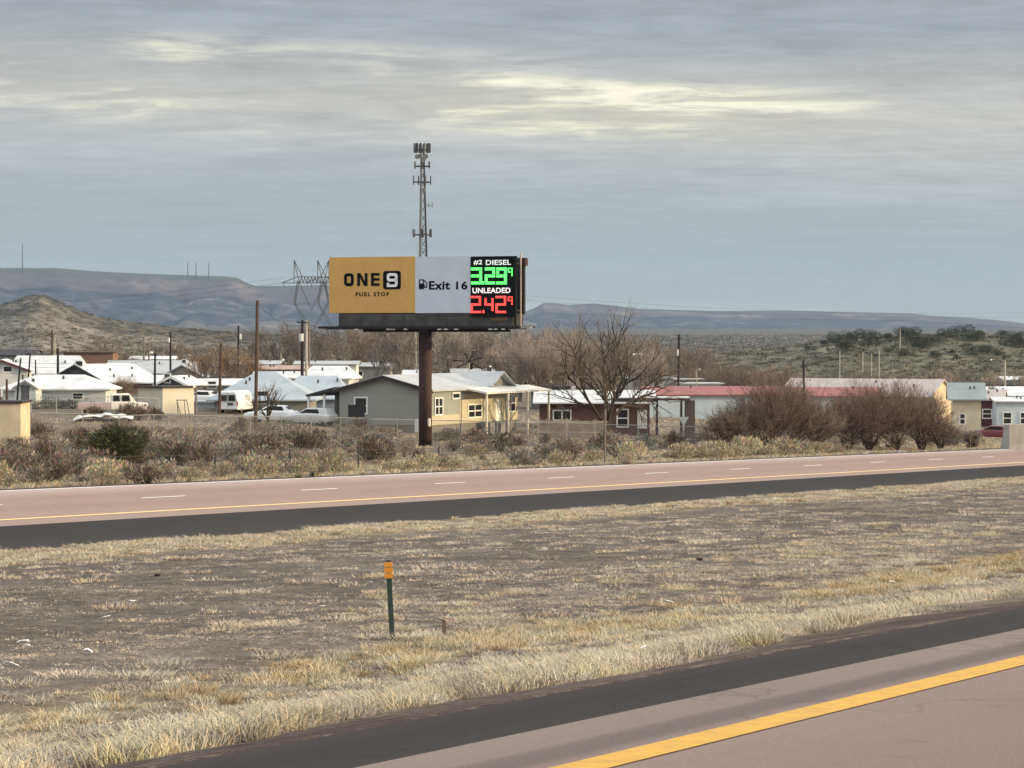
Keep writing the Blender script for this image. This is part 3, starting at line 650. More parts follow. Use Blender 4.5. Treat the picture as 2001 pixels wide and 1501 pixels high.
# willow thickets beside the far carriageway
def willow(seed, H, tm, stems=9, spread=.42): return tree_proto('wil', *bare_tree('wil', seed, H, spread, 5, (4, 4, 3, 3), 1.3, .055, up=.25, stems=stems + 3, twig=.013, ntw=7, tw_len=.10), B_RED, tm)
for px, d, H, tm, st, spd, lb in ((1418, 196, 3.9, T_BRN, 10, .75, 'dense brown leafless willow bush, leftmost of the roadside thickets'), (1462, 199, 5.2, T_BRN, 10, .6, 'brown willow with slanting stems in the left thicket'), (1505, 200, 7.6, T_RED, 11, .55, 'tallest red-brown leafless willow of the left thicket'),
        (1552, 204, 6.8, T_RED, 10, .58, 'red-brown willow on the right half of the left thicket'), (1596, 207, 4.2, T_GRY, 8, .7, 'low greyish leafless willow in the gap between the two thickets'), (1655, 211, 5.6, T_RED, 11, .66, 'broad red willow at the left of the right thicket'), (1700, 213, 7.2, T_RED, 12, .6, 'wide reddish leafless willow before the pinkish roof'),
        (1752, 215, 7.4, T_RED, 12, .6, 'tall red willow at the centre of the right thicket'), (1803, 218, 6.0, T_RED, 11, .68, 'red-brown willow bush below the tan gable'), (1838, 223, 3.6, T_BRN, 9, .75, 'low tangled brown willow bush below the yellow house'), (1898, 228, 2.0, T_PAL, 9, .8, 'low pale dry bush just left of the concrete barrier')):
    put_tree('willow_shrub', willow(int(px), H, tm, st, spd), px, d, lb, None, 1.0, cat='shrub')
# junipers on the hill
jn = []
for s_ in range(3): jn.append(shrub_mesh('juniper', attr_mat('juniper_far_leaf', .9, .5, .25, 0, spec=.1, objrand=.2) if s_ == 0 else jn[0].materials[0], 70 + s_, 2600, 1.1, .85, .035, 8, .3, ((.060, .072, .042), (.078, .085, .05), (.048, .056, .034)), 1, 8))
JL = [(1640, 663, 44), (1665, 660, 34), (1648, 680, 36), (1690, 655, 34), (1705, 664, 40), (1735, 659, 22), (1760, 652, 36), (1785, 655, 44), (1800, 664, 36), (1740, 685, 24), (1770, 690, 30), (1795, 678, 34), (1820, 668, 30), (1850, 655, 34), (1880, 650, 42), (1895, 660, 36), (1912, 655, 26), (1905, 687, 42), (1925, 684, 30), (1945, 690, 26), (1975, 668, 40), (1995, 672, 36), (1960, 655, 26), (1985, 655, 24), (1825, 695, 26), (1610, 672, 20), (1580, 680, 18), (1860, 690, 16), (1870, 700, 18)]
bpy.context.view_layer.update()
hill_o = [o for o in COL.objects if o.name == 'hill'][0]
for px, py, w in JL:
    dr = P(px, py + w * .18, 1000).normalized(); ok, loc, nrm, idx = hill_o.ray_cast(Vector((0, 0, 0)), dr)
    if not ok: loc = P(px, py + w * .18, HILL_D)
    o = mobj('juniper_tree', r.choice(jn), None, (loc.x, loc.y, loc.z - w * loc.y / FPX * .1), 'dark green juniper on the low grassy hill', 'tree', 'junipers dotting the hill at the right', None, r.uniform(0, 6.28), (w * loc.y / FPX * .95,) * 3)
# scrub reading as one mass on the plain and the butte
n = 15000; dd = 430 + 3600 * rs.uniform(0, 1, n) ** 1.6; xx = (rs.uniform(-80, 2080, n) - CX) / FPX * dd
sc = rs.uniform(.8, 1.8, n) * (1 + dd / 1400); 
tufts('scrub', xx, dd, sc * .75, sc * 2.2, 24, sc * .22, mixc(n, ((.19, .165, .13), 5), ((.13, .125, .095), 3), ((.27, .22, .16), 2), ((.085, .09, .06), 1)), grass_m, 1.6, 33, sink=.1)

for hn_, cnt, hh_, dark in (('butte', 8000, 1.1, 1.35), ('hill', 6000, .75, 1.0)):
    ho_ = [o for o in COL.objects if o.name == hn_][0]; co = np.empty(len(ho_.data.vertices) * 3, np.float32); ho_.data.vertices.foreach_get('co', co); co = co.reshape(-1, 3)
    k = rs.randint(0, len(co), cnt); q = co[k] + rs.uniform(-1.2, 1.2, (cnt, 3)) * np.array([1, 1, .1])
    s0 = rs.uniform(.5, 1.5, cnt) * hh_
    tufts('scrub', q[:, 0], q[:, 1], s0, s0 * 2.4, 20, s0 * .22, mixc(cnt, ((.15, .135, .10), 5), ((.10, .095, .07), 5), ((.24, .21, .15), 2), ((.06, .065, .045), 2)) * dark, grass_m, 1.4, 35, sink=.1, cz=q[:, 2])

# ------------------------------------------------------------------ billboard
M_RUST = mat('rusty_steel', (.060, .032, .030), .75, .3, 2.0, (.038, .022, .022), bump=.1)
M_DSTEEL = mat('dark_steel', (.045, .042, .042), .7, .3, 2.0)
M_ORG = mat('orange_vinyl', (.62, .365, .115), .55, .03, .8); M_WHV = mat('white_vinyl', (.57, .63, .72), .5, .02, .8)
M_BLK = mat('black_ink', (.010, .009, .010), .95, .05, spec=.03); M_WHI = mat('white_ink', (.85, .87, .9), .6, .03)
M_BOX = mat('led_cabinet', (.010, .012, .012), .95, .1, spec=.03); M_APR = mat('grey_skirt_panel', (.075, .072, .070), .8, .3, 1.5)
M_GRN = mat('green_led', (.1, .6, .15), .5, emit=(.10, 1.0, .14), estr=1.5); M_RED = mat('red_led', (.6, .05, .05), .5, emit=(1.0, .06, .05), estr=1.6)
M_WLED = mat('backlit_white_letters', (.7, .7, .7), .5, emit=(.85, .95, .88), estr=.55); M_WLED2 = mat('backlit_pink_letters', (.7, .7, .7), .5, emit=(1.0, .82, .78), estr=.8)
M_TANW = mat('weathered_wood', (.42, .33, .25), .85, .25, 3.0)
BD = 194.0
bp = at(831, BD); bb_rz = -R(20)
BBX = P(831, 0, BD).x
bb = thing('billboard', 'big roadside billboard with orange logo panel and lit fuel prices on a dark rusty column', 'billboard', bp, bb_rz)
sc_ = BD / FPX
zt_, zb_ = zpx(502, BD) - bp.z, zpx(611.5, BD) - bp.z
def bs(px):   # photo x -> position along the panel in metres
    # panel plane goes through the column axis offset 1.15 m to the front; right end is nearer
    c, s = math.cos(bb_rz), math.sin(bb_rz); k = (px - CX) / FPX
    ox, oy = bp.x + 1.2 * s, bp.y - 1.2 * c
    return (k * oy - ox) / (c - k * s)
XA, XB, XC, XD = bs(644), bs(812), bs(921), bs(1006)
FY = -1.2
mb = MB().tube([(0, 0, -.5), (0, 0, zb_ - .9)], .50, 20); mb.build('column', M_RUST, bb, True)
MB().box(XA, XB, FY - .06, FY + .10, zb_, zt_).build('orange_panel', M_ORG, bb)
MB().box(XB, XC, FY - .06, FY + .10, zb_ - .03, zt_ - .03).build('white_panel', M_WHV, bb)
MB().box(XC, XD + .1, FY - .16, FY + .30, zb_ - .28, zt_ - .06).build('price_display', M_BOX, bb)
sk0, sk1 = bs(665), bs(1001)
ap = MB().box(sk0, sk1, FY + .02, FY + .16, zb_ - 1.02, zb_ - .04); 
for k in range(9): x = sk0 + (sk1 - sk0) * k / 8; ap.box(x - .03, x + .03, FY - .03, FY + .02, zb_ - 1.0, zb_ - .1)
ap.build('skirt', M_APR, bb)
MB().box(bs(957), bs(991), FY - .02, FY + .02, zb_ - .62, zb_ - .38).build('label_plate', mat('brown_plate', (.16, .10, .05), .8), bb)
cw0, cw1 = bs(633), bs(1024)
cw = MB().box(cw0, cw1, FY - 1.0, FY - .05, zb_ - 1.14, zb_ - 1.06).box(cw0, cw1, FY - 1.02, FY - .98, zb_ - 1.20, zb_ - 1.02)
for k in range(12): x = cw0 + (cw1 - cw0) * (k + .5) / 12; cw.box(x - .05, x + .05, FY - 1.0, 1.2, zb_ - 1.26, zb_ - 1.14)
cw.box(bs(700), bs(985), -.28, .28, zb_ - 1.45, zb_ - 1.05).box(cw0 + 1, cw1 - .2, .9, 1.9, zb_ - 1.14, zb_ - 1.06)
cw.build('catwalk', mat('catwalk_steel', (.022, .018, .020), .8, .2), bb)
MB().box(bs(1012), bs(1043), FY - .7, FY - .35, zb_ - 1.19, zb_ - 1.09).build('plank', M_TANW, bb)
for px in (706, 768, 777, 802, 868, 880, 900, 967, 977, 992):
    x = bs(px); l_ = MB(); l_.prism([(-.16, -.05), (.16, -.05), (.10, .07), (-.10, .07)], 1, -.14, .14); o = l_.build('lamp', mat('lamp_housing', (.75, .74, .70), .5), bb); o.location = (x, FY - .85, zb_ - 1.24)
# structural frame and rear panel seen past the right end
fr = MB()
for k in range(7): x = XA + .8 + (XD - XA - 1.0) * k / 6; fr.box(x - .07, x + .07, FY + .1, FY + .24, zb_ - 1.05, zt_ - .1); fr.box(x - .05, x + .05, FY + .2, .62, zt_ - .6, zt_ - .5); fr.box(x - .05, x + .05, FY + .2, .62, zb_ + .1, zb_ + .2); fr.box(x - .07, x + .07, .50, .62, zb_ - 1.05, zt_ - .1)
fr.box(-6, 6, -.22, .22, zb_ - 1.0, zb_ - .6)
fr.box(XD - .1, XD + .02, FY + .3, .6, zb_ - .9, zb_ - .1).box(XD - .55, XD - .35, FY + .2, .6, zb_ - 1.1, zb_)
fr.build('frame', M_DSTEEL, bb)
MB().box(XA + .2, XD + .12, .60, .84, zb_ - .15, zt_ - .14).build('rear_panel', M_DSTEEL, bb)
MB().box(XD + .05, XD + .30, .30, .86, zt_ - .75, zt_ - .15).build('corner_box', M_RUST, bb)
mbp = MB().tube([(XD + .16, -.35, zb_ - 1.15), (XD + .16, -.35, zt_ + .18)], .055, 8); mbp.build('mast', mat('galvanised', (.42, .36, .33), .5, .2, metal=.3), bb)

def front(y0, polys, name, m, parent, th=.03):
    """flat lettering: list of convex polygons in (x, z), given a real thickness in front of the panel"""
    mb = MB()
    for p in polys: mb.prism(p, 1, y0, y0 - th)
    return mb.build(name, m, parent)
def rrect(x0, x1, z0, z1, r_, n=5):
    pts = []
    for cx, cz, a0 in ((x1 - r_, z1 - r_, 0), (x0 + r_, z1 - r_, 90), (x0 + r_, z0 + r_, 180), (x1 - r_, z0 + r_, 270)):
        for k in range(n + 1): a = R(a0 + 90 * k / n); pts.append((cx + r_ * math.cos(a), cz + r_ * math.sin(a)))
    return pts
def ring(x0, x1, z0, z1, r_, t, arc=None):
    """rounded ring as quads"""
    o_ = rrect(x0, x1, z0, z1, r_); i_ = rrect(x0 + t, x1 - t, z0 + t, z1 - t, max(.01, r_ - t * .75)); n = len(o_)
    return [[o_[k], o_[(k + 1) % n], i_[(k + 1) % n], i_[k]] for k in range(n)]
def rect(x0, x1, z0, z1): return [(x0, z0), (x1, z0), (x1, z1), (x0, z1)]
BY = FY - .06
def zz_(py, px): 
    d = bp.y - 1.2 * math.cos(bb_rz) + bs(px) * math.sin(bb_rz); return zpx(py, d) - bp.z
lz0, lz1 = zz_(559, 700), zz_(534, 700)
H_ = lz1 - lz0; tk = H_ * .235
x0 = bs(673.5); wO = bs(692) - x0; polys = ring(x0, x0 + wO, lz0, lz1, .24, tk)
x1 = bs(699); wN = bs(719) - x1
polys += [rect(x1, x1 + tk, lz0, lz1), rect(x1 + wN - tk, x1 + wN, lz0, lz1), [(x1 + tk * .2, lz1), (x1 + tk * 1.15, lz1), (x1 + wN - tk * .2, lz0), (x1 + wN - tk * 1.15, lz0)][::-1]]
x2 = bs(726); wE = bs(742.5) - x2
polys += [rect(x2, x2 + tk, lz0, lz1)] + [rect(x2 + tk, x2 + wE, a, a + tk * .85) for a in (lz0, (lz0 + lz1 - tk * .85) / 2, lz1 - tk * .85)]
front(BY, polys, 'logo_lettering', M_BLK, bb)
bx0, bx1 = bs(749.5), bs(784); bz0, bz1 = zz_(565.5, 767), zz_(529.5, 767)
front(BY, [rrect(bx0, bx1, bz0, bz1, .2)], 'logo_square', M_BLK, bb)
a0, a1 = bs(757), bs(778); c0, c1 = zz_(561, 767), zz_(534, 767); t9 = (c1 - c0) * .2; cm = c0 + (c1 - c0) * .40
polys = ring(a0, a1, cm, c1, .22, t9) + [rect(a1 - t9, a1, c0 + .2, cm + .25)] + [rect(a0, a1 - .15, c0, c0 + t9 * .9), rect(a0, a0 + t9, c0 + t9 * .5, c0 + t9 * 1.5), [(a1 - .15, c0), (a1 - t9 * .0 - .03, c0 + .10), (a1, c0 + .2), (a1 - t9, c0 + .25), (a1 - t9 - .05, c0 + t9 * .9), (a1 - .15, c0 + t9 * .9)]]
front(BY - .03, polys, 'logo_numeral', M_WHI, bb, .02)
def text(body, m, parent, name, x0, x1, z0, z1, y, off=.0, space=1.0, th=.02):
    cu = bpy.data.curves.new(name, 'FONT'); cu.body = body; cu.size = 1.0; cu.extrude = .02; cu.offset = off; cu.space_character = space
    tmp = bpy.data.objects.new('tmp', cu); COL.objects.link(tmp); bpy.context.view_layer.update()
    me = bpy.data.meshes.new_from_object(tmp.evaluated_get(bpy.context.evaluated_depsgraph_get())); bpy.data.objects.remove(tmp)
    co = np.empty(len(me.vertices) * 3, np.float32); me.vertices.foreach_get('co', co); co = co.reshape(-1, 3)
    mn, mx = co.min(0), co.max(0); nx = (co[:, 0] - mn[0]) / (mx[0] - mn[0]) * (x1 - x0) + x0; nz = (co[:, 1] - mn[1]) / (mx[1] - mn[1]) * (z1 - z0) + z0
    ny = y - (co[:, 2] - mn[2]) / (mx[2] - mn[2] + 1e-9) * th
    me.vertices.foreach_set('co', np.stack([nx, ny, nz], -1).astype(np.float32).ravel()); me.materials.clear(); me.materials.append(m); me.update()
    me.name = name; return mobj(name, me, parent)
text('FUEL', M_BLK, bb, 'tagline_lettering', bs(696), bs(725), zz_(579, 728), zz_(571, 728), BY, .028, 1.35)
text('STOP', M_BLK, bb, 'tagline_lettering', bs(731), bs(761), zz_(579, 728), zz_(571, 728), BY, .028, 1.35)
text('Exit', M_BLK, bb, 'exit_lettering', bs(839), bs(880), zz_(566, 876), zz_(549, 876), BY, .03, 1.08)
text('16', M_BLK, bb, 'exit_lettering', bs(892), bs(914), zz_(566, 900), zz_(550, 900), BY, .03, 1.15)
g0, g1 = bs(819.5), bs(829); gh0, gh1 = zz_(565, 825), zz_(546, 825); gt = .07
polys = [rect(g0, g1, gh0, gh0 + (gh1 - gh0) * .58), rect(g0, g0 + gt, gh0, gh1), rect(g1 - gt, g1, gh0, gh1), rect(g0, g1, gh1 - gt, gh1)]
hx = g1 + .30; polys += [[(g1, gh1 - .05), (g1 + .16, gh1 - .12), (g1 + .14, gh1 - .20), (g1, gh1 - .13)][::-1], rect(hx - .10, hx - .03, gh0 + .15, gh1 - .22), rect(g1, g1 + .07, gh0 + .1, gh0 + .35), [(g1 + .14, gh1 - .20), (g1 + .16, gh1 - .12), (hx - .03, gh1 - .24), (hx - .10, gh1 - .27)], rect(g1 + .06, hx - .03, gh0 + .1, gh0 + .17)]
front(BY, polys, 'pump_symbol', M_BLK, bb)
LY = FY - .16
text('#2', M_WLED, bb, 'fuel_name', bs(927), bs(944), zz_(518, 935), zz_(508, 935), LY, .02, 1.05)
text('DIESEL', M_WLED, bb, 'fuel_name', bs(951), bs(1000), zz_(518, 975), zz_(508, 975), LY, .02, 1.05)
text('UNLEADED', M_WLED2, bb, 'fuel_name', bs(925), bs(999), zz_(573, 962), zz_(562.5, 962), LY, .02, 1.05)
SEG = {'0': 'abcdef', '1': 'bc', '2': 'abged', '3': 'abgcd', '4': 'fgbc', '9': 'abcdfg'}
def digit(ch, x0, x1, z0, z1, t):
    zm = (z0 + z1) / 2; q = []
    D = {'a': (x0, x1, z1 - t, z1), 'd': (x0, x1, z0, z0 + t), 'g': (x0, x1, zm - t / 2, zm + t / 2), 'b': (x1 - t, x1, zm + t / 2, z1 - t), 'c': (x1 - t, x1, z0 + t, zm - t / 2), 'f': (x0, x0 + t, zm + t / 2, z1 - t), 'e': (x0, x0 + t, z0 + t, zm - t / 2)}
    for s_ in SEG[ch]: q.append(rect(*D[s_]))
    return q
for (ds, m, pa, pb, sy0, sy1, tw, nine) in (('329', M_GRN, 556, 523, 523.5, 540, .215, 'n'), ('242', M_RED, 612, 578.5, 579.5, 596, .165, 'n')):
    xs_ = [(922, 943.5), (949, 969), (971.5, 992)] if m is M_GRN else [(921.5, 941.5), (948.5, 966), (970, 990.5)]
    for ch, (xa, xb) in zip(ds, xs_):
        front(LY, digit(ch, bs(xa), bs(xb), zz_(pa, xa), zz_(pb, xa), tw), 'price_digit', m, bb)
    xx0 = 943.6 if m is M_GRN else 944.5
    front(LY, [rect(bs(xx0), bs(xx0 + 3.6), zz_(pa, 945), zz_(pa - 6, 945))], 'decimal_point', m, bb)
    na, nb_, nz0, nz1, tt = bs(994), bs(1003), zz_(sy1, 998), zz_(sy0, 998), .085; nm = nz1 - (nz1 - nz0) * .55
    front(LY, [rect(na, nb_, nz1 - tt, nz1), rect(na, nb_, nm, nm + tt), rect(na, na + tt, nm + tt, nz1 - tt), rect(nb_ - tt, nb_, nz0, nm), rect(nb_ - tt, nb_, nm + tt, nz1 - tt)], 'price_digit', m, bb)
MB().box(-.62, -.35, -.62, -.40, 1.05, 2.05).build('meter_box', mat('pale_box', (.6, .6, .58), .6), bb)
o = MB().tube([(.44, -.3, 1.5), (.44, -.3, 2.1)], .12, 8).build('junction_box', mat('cream_box', (.75, .68, .55), .6), bb)

# ------------------------------------------------------------------ houses
M_GLASS = mat('dark_window_glass', (.018, .02, .022), .15, .1, spec=.6); M_TRIM = mat('white_trim', (.80, .80, .78), .6, .05)
def roofm(n, c, s=6.0, var=.12): return mat(n, c, .55, var, .6, stretch=(1, 1, 1), spec=.3, bump=0)
W_WHITE = roofm('white_roof', (.66, .68, .69), var=.22); W_PALEBLUE = roofm('pale_blue_roof', (.36, .42, .47), var=.15); W_GREY = roofm('light_grey_roof', (.42, .44, .45)); W_RED = roofm('red_metal_roof', (.31, .10, .095), var=.25)
W_PINK = roofm('pinkish_grey_roof', (.46, .40, .375)); W_DARK = mat('dark_shingle', (.05, .05, .055), .9, .3, 2.0); W_SLATE = roofm('slate_green_roof', (.27, .32, .32)); W_BROWN = mat('brown_roof', (.13, .10, .08), .9, .3, 1.0)
S_GREY = mat('grey_siding', (.29, .30, .275), .85, .07, 1.2, stretch=(.3, .3, 7)); S_WHITE = mat('white_siding', (.62, .64, .63), .85, .12, .8, stretch=(.4, .4, 3)); S_CREAM = mat('cream_stucco', (.60, .56, .47), .9, .1, .8); S_TAN = mat('tan_stucco', (.60, .50, .35), .9, .15, .8)
S_YEL = mat('pale_yellow_siding', (.60, .54, .38), .85, .1, .8); S_BRICK = mat('brick_wall', (.15, .085, .068), .9, .3, 4.0, (.105, .06, .05)); S_MAROON = mat('maroon_siding', (.10, .035, .045), .85, .2, 1.0); S_DGREY = mat('dark_grey_siding', (.085, .09, .10), .85, .15, 1.0)
S_BEIGE = mat('grey_beige_siding', (.27, .265, .24), .85, .1, 1.0); S_BLUE = mat('blue_white_siding', (.50, .58, .62), .85, .1, .6); S_BRN = mat('orange_brown_siding', (.22, .13, .09), .85, .2, .8, stretch=(.3, .3, 4)); S_BLUEGREY = mat('blue_grey_siding', (.22, .25, .29), .85, .1, 1.0)
M_FASCIA = mat('dark_fascia', (.045, .035, .035), .8, .2)
def opening(parent, face, w, l, s, zc, ww, hh, kind='window', trim=None, gl=None):
    fr = MB(); t = .12; dep = .06
    if kind == 'window':
        fr.box(-ww / 2 - t, ww / 2 + t, -dep, .01, hh / 2, hh / 2 + t); fr.box(-ww / 2 - t, ww / 2 + t, -dep, .01, -hh / 2 - t, -hh / 2)
        fr.box(-ww / 2 - t, -ww / 2, -dep, .01, -hh / 2, hh / 2); fr.box(ww / 2, ww / 2 + t, -dep, .01, -hh / 2, hh / 2)
        if hh > .9: fr.box(-ww / 2, ww / 2, -dep * .8, .01, -.05, .05)
        if ww > 1.3: fr.box(-.06, .06, -dep * .7, .01, -hh / 2, hh / 2)
        o = fr.build('window', trim or M_TRIM, parent); MB().box(-ww / 2, ww / 2, -.025, .005, -hh / 2, hh / 2).build('pane', gl or M_GLASS, o)
    else:
        fr.box(-ww / 2, ww / 2, -.05, .01, -hh / 2, hh / 2); o = fr.build('door', trim or M_TRIM, parent)
        MB().box(ww * .3, ww * .4, -.10, -.05, -.08, .02).build('handle', M_DSTEEL, o)
    if parent.name.startswith('house') and parent.get('label', '').startswith('grey-sided house'): w = w + .07
    if face == 'F': o.location = (s, -l / 2, zc)
    elif face == 'R': o.location = (w / 2, s, zc); o.rotation_euler = (0, 0, math.pi / 2)
    elif face == 'L': o.location = (-w / 2, -s, zc); o.rotation_euler = (0, 0, -math.pi / 2)
    return o
def house(label, px, d, yaw, w, l, eave, ridge, wall, roof, ops=(), hip=0.0, over=.4, name='house', cat='house', fascia=None, th=.14, apex=0.0, base=None, chim=None, group=None):
    p = at(px, d); t = thing(name, label, cat, p, yaw, group)
    H = (zpx(eave, d) - p.z) if eave > 50 else eave; Rr = (zpx(ridge, d) - p.z) if ridge > 50 else H + ridge
    wb = MB(); hw, hl = w / 2, l / 2
    if hip or Rr - H < .15: wb.box(-hw, hw, -hl, hl, -.6, H)
    else: wb.prism([(-hw, -.6), (hw, -.6), (hw, H), (apex, Rr - .02), (-hw, H)], 1, -hl, hl)
    wb.build('wall', wall, t)
    rb = MB(); ro = hw + over; sl = (Rr - H) / hw
    if hip:
        e = H - sl * over * .5 + .06; z1 = Rr + th; A = [(-ro, -hl - over, e), (ro, -hl - over, e), (ro, hl + over, e), (-ro, hl + over, e)]; B = [(0, -hl + hip, z1), (0, hl - hip, z1)]
        rb.tri(A[0], A[1], B[0]); rb.tri(A[2], A[3], B[1]); rb.quad(A[1], A[2], B[1], B[0]); rb.quad(A[3], A[0], B[0], B[1])
        A2 = [(x, y, z - th) for x, y, z in A]
        for k in range(4): rb.quad(A2[k], A2[(k + 1) % 4], A[(k + 1) % 4], A[k])
        rb.quad(*A2[::-1])
    elif Rr - H < .15: rb.box(-ro, ro, -hl - over, hl + over, H, H + th)
    else:
        slr = (Rr - H) / (hw - apex); sll = (Rr - H) / (hw + apex)
        for sg, k in ((1, slr), (-1, sll)):
            xo = sg * ro; zo = H - k * over
            rb.prism([(apex, Rr + .01), (xo, zo + .01), (xo, zo + th), (apex, Rr + th)] if sg < 0 else [(apex, Rr + th), (xo, zo + th), (xo, zo + .01), (apex, Rr + .01)], 1, -hl - over, hl + over)
    ro_o = rb.build('roof', roof, t)
    if fascia and not hip:
        fb = MB(); f0 = -hl - over - .03
        if Rr - H < .15: fb.box(-ro - .02, ro + .02, f0, f0 + .025, H - .06, H + th * .8)
        else:
            for sg, k in ((1, (Rr - H) / (hw - apex)), (-1, (Rr - H) / (hw + apex))):
                xo = sg * ro; zo = H - k * over; q = [(apex, Rr - .14), (xo, zo - .14), (xo, zo + th * .55), (apex, Rr + th * .55)]
                fb.prism(q if sg < 0 else q[::-1], 1, f0, f0 + .028)
        fb.build('fascia', fascia, t)
    for o_ in ops: opening(t, o_[0], w, l, *o_[1:])
    if chim: MB().box(chim[0] - .2, chim[0] + .2, chim[1] - .2, chim[1] + .2, H + .2, Rr + chim[2]).build('chimney', mat('vent_metal', (.45, .44, .43), .6), ro_o)
    t['H'] = H; return t
# grey house right behind the billboard column
AY = -R(24); AD = 213.0; AW, AL = 8.5, 18.0
pc = at(840, AD); cxa = pc.x - AW / 2 * math.cos(AY) - AL / 2 * math.sin(AY); cya = AD - AW / 2 * math.sin(AY) + AL / 2 * math.cos(AY)
def px_of(x, y): return CX + FPX * x / y
gA = gz(pc.x, pc.y); HA = zpx(763, AD) - gA; RA = zpx(736.5, AD + 1.5) - gA
houseA = thing('house', 'grey-sided house behind the billboard column, its right wall lit yellow', 'house', (cxa, cya, gA), AY)
MB().prism([(-AW / 2, .75), (AW / 2, .75), (AW / 2, HA), (0, RA - .02), (-AW / 2, HA)], 1, -AL / 2, AL / 2).build('wall', S_GREY, houseA)
MB().box(-AW / 2 + .05, AW / 2 - .05, -AL / 2 + .05, AL / 2 - .05, -1.2, .75).build('skirting', mat('dull_skirting', (.20, .19, .17), .9, .2), houseA)
rb = MB(); ov = .45; slA = (RA - HA) / (AW / 2)
for sg in (1, -1):
    xo = sg * (AW / 2 + ov); zo = HA - slA * ov; q = [(0, RA + .16), (xo, zo + .16), (xo, zo + .01), (0, RA + .01)]
    rb.prism(q if sg > 0 else q[::-1], 1, -AL / 2 - .4, AL / 2 + .4)
roA = rb.build('roof', W_GREY, houseA)
fb = MB()
for sg in (1, -1):
    xo = sg * (AW / 2 + ov); zo = HA - slA * ov; q = [(0, RA + .12), (xo, zo + .12), (xo, zo - .16), (0, RA - .16)]
    fb.prism(q if sg > 0 else q[::-1], 1, -AL / 2 - .43, -AL / 2 - .402)
fb.build('fascia', M_FASCIA, houseA)
for s_, a, b in ((-2.2, 1.15, 1.35),): opening(houseA, 'F', AW, AL, s_, 2.35, 1.05, 1.25)
opening(houseA, 'R', AW, AL, -AL / 2 + 1.6, 2.3, 1.35, 1.3); opening(houseA, 'R', AW, AL, -AL / 2 + 5.0, HA - .55, 1.3, .35)
opening(houseA, 'R', AW, AL, -.2, 1.75, 2.6, 1.0); opening(houseA, 'R', AW, AL, 4.6, 1.7, 1.1, 1.95, 'door'); opening(houseA, 'R', AW, AL, 7.4, 2.25, 1.9, 1.4)
MB().box(AW / 2 - .02, AW / 2 + .03, -3.2, AL / 2 - .02, .75, HA - .45).build('painted_sun_panel', mat('painted_sun_cream', (.50, .46, .33), .85, .08, 1.2, stretch=(.3, .3, 7)), houseA)  # added cream panel, its colour stands in for warm sunlight on the grey wall
MB().box(AW / 2 - .02, AW / 2 + .03, -AL / 2 + .03, -3.25, .75, 1.55).build('painted_sun_lower', mat('painted_sun_cream', (0, 0, 0)), houseA)  # low strip in the same cream, sunlight put into the colour
# front-right porch roof with posts, dormer and left carport canopy
pr = MB(); px0_ = AW / 2; y0p, y1p = -2.6, AL / 2 + 2.5
pr.prism([(px0_, HA - .02), (px0_ + 2.3, HA - .42), (px0_ + 2.3, HA - .26), (px0_, HA + .14)][::-1], 1, y0p, y1p)
pr.build('porch_roof', mat('cream_roof_edge', (.68, .66, .60), .7, .06), houseA)
for yy in (y0p + .3, 2.2, 6.4, y1p - .3): MB().box(px0_ + 2.05, px0_ + 2.2, yy - .08, yy + .08, -.8, HA - .42).build('porch_post', mat('cream_post', (.70, .66, .56), .7), houseA)
dr_ = MB(); dr_.prism([(-2.4, HA + .1), (2.4, HA + .1), (0, RA + .12)], 0, 1.2, AW / 2 - .1)
dd_ = dr_.build('dormer', S_BEIGE, houseA); dd_.location = (0, 5.0, 0)
for (a, b) in (((-2.7, HA + .02), (0, RA + .2)), ((2.7, HA + .02), (0, RA + .2))):
    q = MB(); q.quad((.8, a[0], a[1]), (AW / 2 + .5, a[0], a[1]), (AW / 2 + .5, b[0], b[1]), (.8, b[0], b[1])); q.quad((.8, a[0], a[1] + .12), (AW / 2 + .5, a[0], a[1] + .12), (AW / 2 + .5, b[0], b[1] + .12), (.8, b[0], b[1] + .12)); q.quad((AW / 2 + .5, a[0], a[1]), (AW / 2 + .5, a[0], a[1] + .12), (AW / 2 + .5, b[0], b[1] + .12), (AW / 2 + .5, b[0], b[1]))
    q.build('dormer_roof', W_GREY, houseA).location = (0, 5.0, 0)
cp = MB(); cp.prism([(-AW / 2 - .3, HA - .05), (-AW / 2 - 3.1, HA - .62), (-AW / 2 - 3.1, HA - .46), (-AW / 2 - .3, HA + .22)], 1, -AL / 2 - .3, -AL / 2 + 5)
cp.build('canopy', W_DARK, houseA)
for xx_ in (-AW / 2 - 3.0, -AW / 2 - 1.5): MB().box(xx_ - .08, xx_ + .08, -AL / 2, -AL / 2 + .16, -.8, HA - .4).build('canopy_post', M_TRIM, houseA)
MB().box(-AW / 2 - 3, -AW / 2, -AL / 2 + 4.8, -AL / 2 + 5, -.5, HA - .5).build('porch_wall', mat('brown_porch', (.17, .14, .12), .9, .3, 1.0), houseA)
for yy in (1.0, 3.2): MB().box(AW / 2 + .3, AW / 2 + 1.2, yy - .5, yy + .5, -.3, .75).build('cooling_unit', mat('grey_metal_unit', (.22, .22, .21), .7, .2), houseA)

